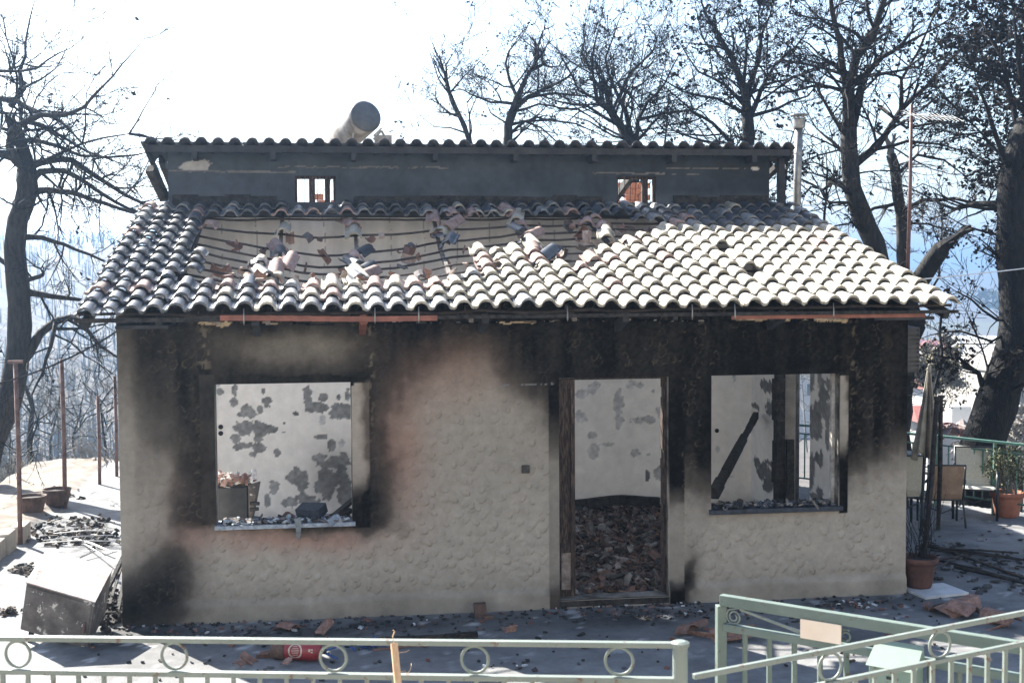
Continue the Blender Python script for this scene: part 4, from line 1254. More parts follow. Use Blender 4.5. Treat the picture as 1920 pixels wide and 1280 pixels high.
for (a, b, lab, dd) in (((1757, 745), (1733, 1020), 'black charred pole leaning in front of the folded parasol', (15.0, 14.3)), ((1764, 742), (1760, 942), 'black charred pole upright behind the leaning one', (15.4, 15.9))):
    p0, p1 = at(*a, dd[0]), at(*b, dd[1])
    p1[2] = G0 if lab.startswith('black charred pole leaning') else p1[2]
    if not lab.startswith('black charred pole leaning'):
        p1 = p0 + (p1 - p0) * ((G0 - p0[2]) / (p1[2] - p0[2]))
    m = MB().tube([p0, (p0 + p1) / 2 + np.array((.01, 0, 0)), p1], [.027, .03, .026], 8)
    m.tube([p0 + np.array((0, 0, -.03)), p0 + np.array((.0, 0, .01))], .036, 8)
    solo(m, 'charred_pole', M_CHAR, lab, 'pole')

# railing round the terrace
rail_pts = [(7.9, 6.75), (10.0, 4.42), (10.45, 3.70), (11.5, 2.0)]
rg = thing('terrace_railing', 'low green metal railing along the far edge of the terrace', 'railing', (10.0, 4.42, G0))
mt, ml, mbm = MB(), MB(), MB()
for (a, b) in zip(rail_pts[:-1], rail_pts[1:]):
    a3, b3 = np.array((*a, 0)), np.array((*b, 0))
    mt.bar(a3 + (0, 0, .86), b3 + (0, 0, .86), .05, .03)
    ml.bar(a3 + (0, 0, .74), b3 + (0, 0, .74), .03, .02)
    mbm.bar(a3 + (0, 0, .09), b3 + (0, 0, .09), .03, .02)
    L = np.linalg.norm(b3 - a3)
    for t in np.arange(.06, L, .125):
        c = a3 + (b3 - a3) * t / L
        MB().box(c[0] - .008, c[0] + .008, c[1] - .008, c[1] + .008, .10, .735).build('baluster', M_RAILG, rg)
    MB().box(a[0] - .022, a[0] + .022, a[1] - .022, a[1] + .022, G0 - .05, .845).build('post', M_RAILG, rg)
mt.build('handrail', M_RAILG, rg); ml.build('upper_rail', M_RAILG, rg); mbm.build('lower_rail', M_RAILG, rg)

def pot(name, label, c, r, h, mat, n=24):
    t = thing(name, label, 'plant pot', c)
    MB().lathe([(r * .62, 0), (r * .70, h * .1), (r * .86, h * .72), (r * .90, h * .80), (r * 1.02, h * .82), (r * 1.04, h * .98), (r * .98, h), (r * .92, h * .98), (r * .86, h * .84)], c, n, True, False).build('vessel', mat, t, smooth=True)
    MB().lathe([(.02, h * .86), (r * .87, h * .85)], c, n, True, False).build('soil', M_SOIL, t)
    return t
def leaves(mb, c, spread, n, size, rng):
    for k in range(n):
        p = np.array(c) + np.array((rng.gauss(0, spread[0]), rng.gauss(0, spread[1]), rng.gauss(0, spread[2])))
        leaf(mb, p, size * rng.uniform(.6, 1.3), rng)
def leaf(mb, p, s, rng):
    d = np.array((rng.gauss(0, 1), rng.gauss(0, 1), rng.gauss(-.3, .8)))
    d /= np.linalg.norm(d) + 1e-6
    a = np.cross(d, (rng.gauss(0, 1), rng.gauss(0, 1), rng.gauss(0, 1)))
    a /= np.linalg.norm(a) + 1e-6
    b = np.cross(d, a)
    mb.add([p, p + d * s * .5 + a * s * .32 + b * s * .12, p + d * s, p + d * s * .5 - a * s * .32 + b * s * .12], [(0, 1, 2), (0, 2, 3)])
rng = random.Random(33)
pc = onZ(1888, 968)
pt = pot('plant_pot', 'terracotta pot with a half scorched green shrub beside the railing', pc, .215, .33, M_TERRA)
m1, m2 = MB(), MB()
for k in range(26):
    w, s_ = rng.uniform(0, 6.28), rng.uniform(.05, .34)
    tip = np.array(pc) + np.array((math.cos(w) * s_, math.sin(w) * s_, .36 + rng.uniform(.15, .60)))
    base = np.array(pc) + np.array((rng.uniform(-.08, .08), rng.uniform(-.08, .08), .30))
    mid = (base + tip) / 2 + np.array((rng.gauss(0, .04), rng.gauss(0, .04), .04))
    m1.tube([base, mid, tip], [.007, .005, .003], 4)
    leaves(m2, mid * .4 + tip * .6, (.07, .07, .07), 42, .042, rng)
m1.build('stems', M_TWIGG, pt)
m2.build('foliage', M_LEAFG, pt)
pc2 = (7.72, .12, G0 + .03)
pt = pot('plant_pot', 'dark terracotta pot with a dead wiry shrub at the right house corner', pc2, .185, .31, pmat('sooty_terracotta', (.055, .032, .026), (.13, .062, .048), 6, .85, .15, 50))
m1 = MB()
for k in range(34):
    w, s_ = rng.uniform(0, 6.28), rng.uniform(.02, .30)
    base = np.array(pc2) + np.array((rng.uniform(-.08, .08), rng.uniform(-.08, .08), .30))
    tip = base + np.array((math.cos(w) * s_, math.sin(w) * s_, rng.uniform(.2, .85)))
    pts = [base + (tip - base) * t + np.array((rng.gauss(0, .02), rng.gauss(0, .02), 0)) * (t > 0) for t in (0, .25, .5, .75, 1)]
    m1.tube(pts, [.004, .0035, .003, .0025, .0015], 3)
m1.build('stems', M_TWIG, pt)
o = MB()
o.obox((7.60, -.28, G0 + .005), (.50, .10, 0), (-.06, .42, 0), (0, 0, .028))
solo(o, 'marble_slab', M_MARBLE, 'pale marble slab on the ground under the dead potted shrub', 'slab', bevel=.003)

# fallen charred poles on the terrace
rods = [((1738, 1020), (1925, 1085), .018), ((1738, 1024), (1940, 1052), .016), ((1745, 1030), (1925, 1050), .012), ((1725, 1055), (1820, 1040), .016), ((1740, 1045), (1925, 1092), .014), ((1790, 1062), (1930, 1095), .02), ((1750, 1068), (1800, 1043), .012), ((1760, 1028), (1910, 1036), .012)]
labs = ['longest charred pole of the heap on the terrace, running toward the street', 'thin charred pole lying nearly level across the terrace heap', 'slim dark pole lying under the top of the terrace heap', 'short charred pole nearest the dead potted shrub',
        'charred pole crossing low through the terrace heap', 'thick charred pole lying nearest the street on the terrace', 'short thin stick crossing the terrace heap', 'thin dark pole at the back of the terrace heap']
for k, (a, b, r) in enumerate(rods):
    p, q = onZ(*a, G0 + .03 + .012 * (k % 4)), onZ(*b, G0 + .025)
    m_ = (p + q) / 2 + np.array((0, 0, .008))
    solo(MB().tube([p, m_, q], [r, r * .95, r * .8], 7), 'fallen_pole', M_CHAR if k % 3 else M_BATTEN, labs[k], 'pole', 'charred poles fallen on the terrace')
mb = MB()
for k in range(240):
    X, Y = rng.gauss(8.9, .7), rng.gauss(1.3, .8)
    if X < 7.65: continue
    shard(mb, (X, Y, G0 + .012), rng.uniform(.02, .08), rng, rng.choice([(.03, .03, .03), (.06, .06, .06), (.2, .2, .2), (.05, .04, .03)]), False, .2)
tag(mb.build('charred_litter', M_RUBBLE, kind='stuff'), 'charred litter and ash scattered on the terrace', 'litter')

# ================================================================== FRONT YARD DEBRIS
ex = thing('fire_extinguisher', 'red fire extinguisher lying on its side in front of the house', 'fire extinguisher', (1.6, -1.13, G0))
e0, e1 = onZ(512, 1216, G0 + .085), onZ(590, 1219, G0 + .088)
ea = (e1 - e0) / np.linalg.norm(e1 - e0)
def along(prof, n=22):
    m = MB()
    m.tube([e0 + ea * z for r, z in prof], [r for r, z in prof], n)
    return m
L = np.linalg.norm(e1 - e0)
along([(.080, .12), (.083, .14), (.083, L), (.075, L + .03), (.045, L + .055), (.028, L + .06)]).build('cylinder', M_RED, ex, smooth=True)
along([(.04, -.01), (.072, .0), (.081, .02), (.0815, .119)]).build('scorched_base', M_POTD, ex, smooth=True)
along([(.026, L + .055), (.026, L + .09), (.018, L + .10)], 12).build('valve', M_BLACK, ex)
m = MB()
v = e0 + ea * (L + .08)
m.bar(v, v + np.array((.10, -.03, .035)), .022, .012); m.bar(v + np.array((0, 0, -.012)), v + np.array((.11, -.05, -.055)), .022, .012)
m.build('handle', M_BLUE, ex)
# printed emblem on the cylinder: pale ring with lines, plus two small marks
def patch(z0, z1, w0, w1, fn, mat, nm, rad=.0838):
    up = np.array((0, 0, 1.0))
    fr = np.cross(ea, up); fr /= np.linalg.norm(fr)
    if fr[1] > 0: fr = -fr
    upp = np.cross(fr, ea); 
    if upp[2] < 0: upp = -upp
    m = MB()
    n = 26
    for i in range(n):
        for j in range(n):
            a, b = (i + .5) / n, (j + .5) / n
            if not fn(a * 2 - 1, b * 2 - 1): continue
            q = []
            for da, db in ((0, 0), (1, 0), (1, 1), (0, 1)):
                z, w = z0 + (z1 - z0) * (i + da) / n, w0 + (w1 - w0) * (j + db) / n
                q.append(e0 + ea * z + (fr * math.cos(w) + upp * math.sin(w)) * rad)
            m.add(q, [(0, 1, 2, 3)])
    m.build(nm, mat, ex)
def emblem(a, b):
    r = math.hypot(a, b * (1 if b > 0 else .9))
    if .80 < r < 1.0: return True
    if r < .66 and abs(((b * 4.2) % 1) - .5) < .17 and abs(a) < .55 - .25 * abs(b): return True
    return False
patch(.16, .28, -.55, .95, emblem, M_WHITEP, 'emblem')
patch(.335, .352, .15, .42, lambda a, b: True, M_WHITEP, 'label_mark')
patch(.356, .373, .05, .42, lambda a, b: abs(b) > .3, M_WHITEP, 'label_mark')

def flat_piece(px, py, size, seed, mat, name, label, cat, n=1, group=None):
    r = random.Random(seed)
    c = onZ(px, py, G0 + .035)
    m = MB()
    for k in range(n): shard(m, (c[0] + r.gauss(0, size * .3), c[1] + r.gauss(0, size * .25), c[2] + .01 * k), size, r, None, True, .22)
    return solo(m, name, mat, label, cat, group)
GRP = 'broken roof tiles lying in front of the house'
for (x, y, s, lab) in ((960, 1176, .13, 'small red tile shard lying alone near the middle of the forecourt'), (1300, 1186, .24, 'curved broken roof tile beside the fence post top'), (1352, 1190, .26, 'broken roof tile just left of the open gate corner'),
                       (1395, 1188, .16, 'tile shard right of the gate corner'), (1790, 1150, .30, 'large sooty broken tile on the right of the forecourt'), (1835, 1160, .26, 'red broken tile beyond the mailbox'), (1760, 1135, .2, 'dark tile piece nearest the marble slab'),
                       (490, 1222, .16, 'broken tile against the base of the fire extinguisher'), (455, 1234, .14, 'tile shard left of the fire extinguisher'), (600, 1180, .14, 'tile shard under the left window'), (535, 1178, .16, 'flat tile shard by the wall under the left window'), (538, 1242, .10, 'small red shard in front of the fire extinguisher'), (452, 1246, .09, 'smallest shard near the railing ring')):
    flat_piece(x, y, s, int(x), M_SHARD, 'broken_roof_tile', lab, 'tile shard', 1 if s < .2 else 2, GRP)
q = onZ(903, 1160, G0)
m = MB().obox(q + np.array((-.06, 0, 0)), (.115, .01, 0), (.0, .06, .0), (-.005, .05, .13))
m.obox(q + np.array((.02, -.04, 0)), (.09, .01, 0), (0, .05, 0), (0, 0, .035))
solo(m, 'broken_brick', M_POTD, 'dark broken brick leaning at the foot of the front wall', 'brick', bevel=.004)
a, b = onZ(655, 1203, G0 + .03), onZ(893, 1188, G0 + .04)
m = MB()
for k in range(8):
    t0, t1 = k / 8, (k + 1) / 8
    m.bar(a + (b - a) * t0, a + (b - a) * (t1 + .01), .05 + .03 * math.sin(k), .035)
solo(m, 'charred_plank', M_CHAR, 'long charred plank lying along the wall behind the railing', 'plank')
a, b = onZ(700, 1218, G0 + .01), onZ(860, 1200, G0 + .012)
m = MB()
for k in range(10):
    t0, t1 = k / 10, (k + 1) / 10
    m.bar(a + (b - a) * t0 + (0, .02 * math.sin(k * 2), 0), a + (b - a) * (t1 + .01) + (0, .02 * math.sin(k * 2 + 2), 0), .035, .012)
solo(m, 'bark_strip', M_SHARD, 'reddish warped strip of wood lying before the charred plank', 'strip')
m = MB()
c = onZ(688, 1212, G0 + .02)
r = random.Random(4)
for k in range(26):
    p = c + np.array((r.gauss(0, .05), r.gauss(0, .03), r.uniform(0, .07)))
    m.add([p, p + np.array((r.uniform(-.07, .07), r.uniform(-.05, .05), r.uniform(-.06, .05))), p + np.array((r.uniform(-.07, .07), r.uniform(-.05, .05), r.uniform(-.08, .03)))], [(0, 1, 2)])
solo(m, 'torn_bag', M_BLUE, 'torn blue plastic bag crumpled on the forecourt', 'bag')
m = MB()
c = onZ(506, 1265, G0 + .0)
# debris flakes
mb = MB()
r = random.Random(90)
for k in range(520):
    X = r.uniform(-.2, 7.8)
    Y = -.05 - abs(r.gauss(0, .30)) if r.random() < .6 else r.uniform(-2.2, -.05)
    cl = r.choice([(.03, .03, .03), (.02, .02, .02), (.07, .06, .05), (.16, .08, .06), (.05, .05, .055), (.09, .09, .095)])
    s = r.uniform(.012, .045) * (1.5 if r.random() < .12 else 1)
    shard(mb, (X, Y, G0 + .006), s, r, cl, False, .18)
for (px, py, n, w) in ((1300, 1150, 120, .35), (975, 1250, 30, .2), (1640, 1225, 40, .15), (1590, 1135, 120, .3), (640, 1175, 120, .5), (330, 1172, 120, .4), (1200, 1135, 140, .4), (480, 1190, 90, .4)):
    c = onZ(px, py)
    for k in range(n * 2 // 5):
        cl = r.choice([(.5, .53, .56), (.04, .04, .04), (.03, .03, .03), (.05, .04, .04), (.2, .12, .1), (.12, .12, .13), (.02, .02, .02)])
        shard(mb, (c[0] + r.gauss(0, w), min(-.04, c[1] + r.gauss(0, .09)), G0 + .008), r.uniform(.010, .042) * (1.6 if r.random() < .1 else 1), r, cl, False, .3)
tag(mb.build('forecourt_litter', M_RUBBLE, kind='stuff'), 'charcoal flakes and ash littering the forecourt at the wall foot', 'litter')

# ================================================================== LEFT SIDE YARD
cb = thing('fallen_cabinet', 'rusty metal cabinet with pale lid tipped over by the left house corner', 'cabinet', onZ(120, 1200))
T = at(50, 1090, 11.19)
e1_ = at(178, 1127, 11.12) - T
e3_ = at(20, 1174, 11.31) - T
e3_ = e3_ - e1_ * (e1_ @ e3_) / (e1_ @ e1_)
nrm = np.cross(e1_, e3_); nrm /= np.linalg.norm(nrm)
if nrm[1] < 0: nrm = -nrm
e2_ = at(89, 1030, 11.80) - T
th = .012
u3 = e3_ / np.linalg.norm(e3_)
MB().obox(T + u3 * th, e1_, e2_, e3_ - u3 * th).build('body', M_CABF, cb, bevel=.006)
MB().obox(T - e1_ * .012 - nrm * .008, e1_ * 1.024, e2_ * 1.02, u3 * (th - .001)).build('lid', M_CABT, cb, bevel=.003)
fd = MB().obox(T + u3 * .035 + e1_ * .03 - nrm * .010, e1_ * .94, nrm * .010, e3_ - u3 * .06).build('door', M_CABF, cb, bevel=.004)
MB().obox(T + e3_ * .45 + e1_ * .90 - nrm * .03, e1_ * .03, nrm * .02, e3_ * .22).build('handle', M_RUST, fd, bevel=.003)
m = MB()
pA = T + e3_ + e1_ * .1 + e2_ * .15
m.bar((pA[0], pA[1], G0), (pA[0] + .02, pA[1], pA[2] + .02), .04); 
pB = T + e3_ + e1_ * .15 + e2_ * .8
m.bar((pB[0], pB[1], G0), (pB[0] + .02, pB[1], pB[2] + .02), .04)
m.build('foot', M_CHAR, cb)
m = MB()
for a, b, w in (((235, 1035), (190, 1130), .035), ((228, 1060), (200, 1150), .025), ((205, 1120), (222, 1150), .05), ((240, 1050), (218, 1160), .03)):
    p, q = at(*a, 13.2), onZ(*b, G0 + .02)
    m.bar(p, q, w)
solo(m, 'charred_sticks', M_CHAR, 'charred sticks leaning against the left house corner behind the cabinet', 'sticks')
mb = MB()
for k in range(160):
    c = onZ(205 + r.gauss(0, 14), 1150 + r.gauss(0, 14))
    if c[0] > -.02: continue
    shard(mb, (c[0], c[1], G0 + .02 + r.uniform(0, .05)), r.uniform(.03, .10), r, r.choice([(.025, .022, .02), (.04, .03, .025), (.015, .015, .015)]), True, .6)
for (px, py, n, w) in ((45, 1072, 50, 14), (20, 1150, 20, 12), (170, 1010, 120, 30), (100, 1010, 30, 30), (60, 1000, 40, 40), (160, 985, 60, 30), (75, 925, 60, 50)):
    for k in range(n):
        c = onZ(px + r.gauss(0, w), py + r.gauss(0, w * .3))
        if c[0] > -.05 or c[1] > 9: continue
        shard(mb, (c[0], c[1], G0 + .02), r.uniform(.02, .09), r, r.choice([(.03, .03, .03), (.07, .06, .05), (.2, .17, .14), (.05, .04, .035)]), True, .4)
tag(mb.build('side_path_litter', M_RUBBLE, kind='stuff'), 'charred scraps scattered along the left side path', 'litter')
posts = [((38, 1020), 2.16, .028, 'rusty steel post with a T shaped head at the curb'), ((122, 952), 2.05, .03, 'dark red steel post beyond the curb, second along the path'), ((187, 908), 1.36, .026, 'shorter rusty post third along the path'), ((219, 893), 1.6, .026, 'rusty post farthest along the path by the house wall')]
for k, (a, h, rad, lab) in enumerate(posts):
    p = onZ(*a, G0)
    t = thing('steel_post', lab, 'post', p, 'rusty posts along the left side path')
    MB().tube([p, p + np.array((.01, 0, h * .5)), p + np.array((0, 0, h))], rad, 8).build('shaft', M_RUST, t, smooth=True)
    if k == 0: MB().box(p[0] - .085, p[0] + .085, p[1] - .02, p[1] + .02, p[2] + h, p[2] + h + .035).build('head', M_RUST, t)
for k, (y0, lab) in enumerate(((2.55, 'concrete curb block nearest the fallen cabinet'), (2.95, 'middle concrete curb block of the path edge'), (3.35, 'concrete curb block beside the T headed post'), (3.95, 'concrete curb block just past the T headed post'))):
    x = -1.93 + .03 * k
    solo(MB().box(x - .06, x + .10, y0, y0 + .375, G0 - .05, G0 + .24 - .03 * (k % 2)), 'curb_block', M_CURB, lab, 'curb', 'curb blocks along the side path', bevel=.02)
for (px, py, lab, seed) in ((60, 962, 'charred squat pot on the soil, left of the second post', 1), (107, 948, 'charred squat pot directly behind the second post', 2)):
    c = onZ(px, py, G0 + .02)
    t = thing('charred_pot', lab, 'plant pot', c, 'charred pots on the soil strip')
    MB().lathe([(.13, 0), (.15, .04), (.19, .22), (.20, .24), (.18, .24), (.165, .20)], c, 18, True, False).build('vessel', M_POTD, t, smooth=True)
    MB().lathe([(.01, .215), (.172, .205)], c, 18, True, False).build('soil', M_SOIL, t)
# white gas cylinder style heater against the left wall and bent rods on the path
hp = thing('wall_heater', 'slim pale water heater standing against the left side wall', 'heater', (-.16, 2.3, G0))
MB().box(-.26, -.06, 2.2, 2.5, G0, .72).build('body', M_AC, hp, bevel=.02)
MB().tube([(-.16, 2.15, .55), (-.16, 2.19, .55)], .05, 12).build('dial', M_BLACK, hp)
rod_l = [((100, 1000), (212, 995), .008), ((80, 1013), (212, 1003), .008), ((75, 1018), (214, 1014), .007), ((150, 1045), (214, 1022), .01), ((140, 1010), (210, 1035), .012), ((160, 1020), (215, 1060), .008)]
m = MB()
for a, b, rd in rod_l:
    p, q = onZ(*a, G0 + .04), onZ(*b, G0 + .06)
    q[0] = min(q[0], -.05)
    m.tube([p, (p + q) / 2 + np.array((0, 0, .02)), q], rd, 5)
for t in np.linspace(.2, .9, 8):
    p = onZ(80 + 132 * t, 1008, G0 + .05)
    m.tube([p - np.array((0, .10, 0)), p + np.array((0, .10, 0))], .005, 4)
solo(m, 'bent_frame', M_ALU, 'bent metal frame of thin rods lying on the left side path', 'frame')
# cable from the house corner to the left, and one at the right
def cable(a, b, drop, rad, n=18):
    pts = []
    for k in range(n + 1):
        t = k / n
        p = np.array(a) * (1 - t) + np.array(b) * t
        p[2] -= drop * 4 * t * (1 - t)
        pts.append(p)
    return MB().tube(pts, rad, 5)
solo(cable(at(238, 609, 12.7), at(-160, 740, 11.5), .16, .009), 'overhead_cable', M_CABLE, 'dark cable running from the left eave out of the picture', 'cable')
solo(cable(at(1710, 525, 13.7), at(2150, 470, 18), .03, .007), 'overhead_cable', M_CABLEW, 'thin pale cable strung from the right roof corner past the pine trunk', 'cable')

# ================================================================== STREET RAILING, GATE, MAILBOX
fe = thing('street_railing', 'pale green railing with rings running level across the left foreground', 'railing', (1.9, -7.3, .95))
FA, FB = np.array((-3.2, -5.90, 0)), np.array((3.11, -7.68, 0))
dF = (FB - FA) / np.linalg.norm(FB - FA)
z1, z2 = 1.765, 1.64
def rl(z0_, z1_, w, h, name, A=FA, B=FB, par=None, m=M_FENCE):
    o = MB().bar(A + np.array((0, 0, z0_)), B + np.array((0, 0, z1_)), w, h).build(name, m, par or fe, bevel=.003)
    return o
rl(1.645, 1.795, .030, .019, 'top_rail')
rl(1.518, 1.668, .030, .020, 'ring_rail')
rl(1.0, 1.03, .030, .020, 'bottom_rail')
LF = np.linalg.norm(FB - FA)
def onfence(px, z):
    v = FW + RT * ((px - 960) / F_PX)
    A, d2 = FA - np.append(CAM[:2], 0), dF
    den = v[0] * d2[1] - v[1] * d2[0]
    s_ = (v[0] * A[1] - v[1] * A[0]) / -den
    p = FA + dF * s_
    return s_
def ring(c, ax, rad, tr, par, mat, name='ring', n=22):
    ax = np.array(ax) / np.linalg.norm(ax)
    pts = [np.array(c) + ax * rad * math.cos(w) + np.array((0, 0, rad * math.sin(w))) for w in np.linspace(0, 2 * math.pi, n, endpoint=False)]
    return MB().tube(pts, tr, 6, closed=True).build(name, mat, par, smooth=True)
for px in (-270, 18, 315, 617, 886, 1160):
    s_ = onfence(px, 1.7)
    p = FA + dF * s_
    zt = 1.645 + .15 * s_ / LF
    ring(p + np.array((0, 0, zt - .011 - .0495)), dF, .0495, .006, fe, M_FENCE)
s_ = .04
k = 0
while s_ < LF - .03:
    p = FA + dF * s_
    zt = 1.508 + .15 * s_ / LF
    MB().box(p[0] - .008, p[0] + .008, p[1] - .008, p[1] + .008, 1.01, zt).build('baluster', M_FENCE, fe)
    s_ += .1015
m = MB().tube([(FB[0], FB[1], .94), (FB[0], FB[1], 1.79)], .027, 18)
m.build('post', M_FENCE, fe, smooth=False)
MB().lathe([(.028, -.004), (.033, .0), (.033, .012), (.02, .018)], (FB[0], FB[1], 1.792), 18).build('post_cap', M_FENCE, fe)

f2 = thing('angled_railing', 'pale green railing with two rings rising across the right foreground', 'railing', (3.9, -7.3, .95))
GA, GB = np.array((3.165, -7.66, 0.0)), np.array((5.6, -6.95, 0.0))
dG = (GB - GA) / np.linalg.norm(GB - GA)
LG = np.linalg.norm(GB - GA)
def zG(s_): return 1.672 + .052 * s_ / 1.6
MB().bar(GA + np.array((0, 0, zG(0))), GB + np.array((0, 0, zG(LG))), .022, .020).build('top_rail', M_FENCE, f2, bevel=.003)
MB().bar(GA + np.array((0, 0, zG(0) - .125)), GB + np.array((0, 0, zG(LG) - .125)), .024, .018).build('ring_rail', M_FENCE, f2, bevel=.003)
MB().bar(GA + np.array((0, 0, 1.0)), GB + np.array((0, 0, 1.0)), .03, .02).build('bottom_rail', M_FENCE, f2)
for s_ in (.60, 1.13, 1.70):
    p = GA + dG * s_
    ring(p + np.array((0, 0, zG(s_) - .0625)), dG, .0515, .006, f2, M_FENCE)
s_ = .06
while s_ < LG:
    p = GA + dG * s_
    MB().box(p[0] - .008, p[0] + .008, p[1] - .008, p[1] + .008, 1.01, zG(s_) - .134).build('baluster', M_FENCE, f2)
    s_ += .094

ga = thing('garden_gate', 'darker green metal gate standing open behind the angled railing', 'gate', (4.2, -6.6, G0))
A = at(1352, 1122, 6.2)
B = at(1960, 1222, 5.33)
ztop = (A[2] + B[2]) / 2
A[2] = B[2] = ztop
dA = (B - A) / np.linalg.norm(B - A)
LA = np.linalg.norm(B - A)
Z = np.array((0, 0, 1.0))
zb = .02
MB().bar(A, B, .04, .052).build('top_rail', M_GATE, ga, bevel=.004)
MB().bar(A - Z * .128 + dA * .018, B - Z * .128, .036, .036).build('scroll_rail', M_GATE, ga, bevel=.003)
MB().bar((A[0], A[1], zb), A - Z * .027, .046, .046).build('stile', M_GATE, ga, bevel=.004)
MB().bar((B[0], B[1], zb - .1), B - Z * .027, .046, .046).build('stile', M_GATE, ga, bevel=.004)
MB().bar((A[0], A[1], .06), (B[0], B[1], .06), .036, .036).build('bottom_rail', M_GATE, ga)
s_ = .125
while s_ < LA - .03:
    p = A + dA * s_
    MB().box(p[0] - .010, p[0] + .010, p[1] - .010, p[1] + .010, .08, ztop - .147).build('baluster', M_GATE, ga)
    s_ += .125
# scroll in the corner and the slanting flat bar
pts = []
c = A + dA * .068 - Z * .073
for w in np.linspace(0, 3.6 * math.pi, 34):
    rd = .040 * (1 - .19 * w / math.pi)
    pts.append(c + dA * rd * math.cos(w + 2.2) + Z * rd * math.sin(w + 2.2))
pts = [c + dA * .075 + Z * .046, c + dA * .02 + Z * .045] + pts
MB().tube(pts, .005, 6).build('scroll', M_FENCE, ga, smooth=True)
MB().bar(A + dA * .10 - Z * .032, A + dA * .50 - Z * .112, .012, .012).build('slant_bar', M_FENCE, ga)
pts = []
c = A + dA * .62 - Z * .075
for w in np.linspace(0, 2.6 * math.pi, 24):
    rd = .032 * (1 - .2 * w / math.pi)
    pts.append(c + dA * rd * math.cos(w + 1) + Z * rd * math.sin(w + 1))
MB().tube(pts, .005, 6).build('scroll', M_GATE, ga, smooth=True)
# cream board tied to the gate
fn = np.cross(dA, Z)
p0 = A + dA * .415 - Z * .128 + fn * .022
m = MB().obox(p0 + Z * .018, dA * .195, fn * .008, Z * .088)
solo(m, 'gate_board', M_SIGN, 'blank cream board fixed on the gate below its top rail', 'board', bevel=.002)
# mailbox hung on the railing side
mbx = thing('mailbox', 'mint green metal mailbox with sloping lid hanging on the garden gate', 'mailbox', A + dA * .86)
Mx = A + dA * .775 - Z * .38 + fn * .024
wd = dA * .205
MB().obox(Mx, wd, fn * .10, Z * .235).build('body', M_MAILB, mbx, bevel=.004)
q = [Mx - dA * .008 + Z * .236 + fn * -.004, Mx + dA * .213 + Z * .236 + fn * -.004, Mx + dA * .213 + Z * .236 + fn * .118, Mx - dA * .008 + Z * .236 + fn * .118]
rdg = [Mx - dA * .0 + Z * .325, Mx + dA * .205 + Z * .325]
MB().add(q + rdg, [(0, 1, 2, 3)[::-1], (3, 2, 5, 4), (0, 4, 5, 1), (0, 3, 4), (1, 5, 2)]).build('lid', M_MAILB, mbx)
MB().obox(Mx + dA * .08 + Z * .185 + fn * .1005, dA * .05, fn * .003, Z * .012).build('slot', M_BLACK, mbx)
# wooden stake near the railing
a, b = at(739, 1206, 4.66), at(751, 1330, 4.55)
b = a + (b - a) * ((.95 - a[2]) / (b[2] - a[2]))
sk = thing('wooden_stake', 'pale splintered wooden stake standing behind the level railing', 'stake', b)
MB().bar(b, a, .024, .020).build('shaft', M_STAKE, sk, bevel=.002)
m = MB()
r = random.Random(6)
for k in range(5):
    p = a + (b - a) * r.uniform(0, .3)
    pts = [p]
    for j in range(5): pts.append(pts[-1] + np.array((r.gauss(.004, .010), r.gauss(0, .006), r.gauss(.002, .012))))
    m.tube(pts, .0012, 3)
pts = [a + np.array((0, 0, .0)), a + np.array((-.006, 0, .025)), a + np.array((.002, 0, .045)), a + np.array((-.004, 0, .05))]
m.tube(pts, .0022, 3)
m.build('twine', M_STAKE, sk)

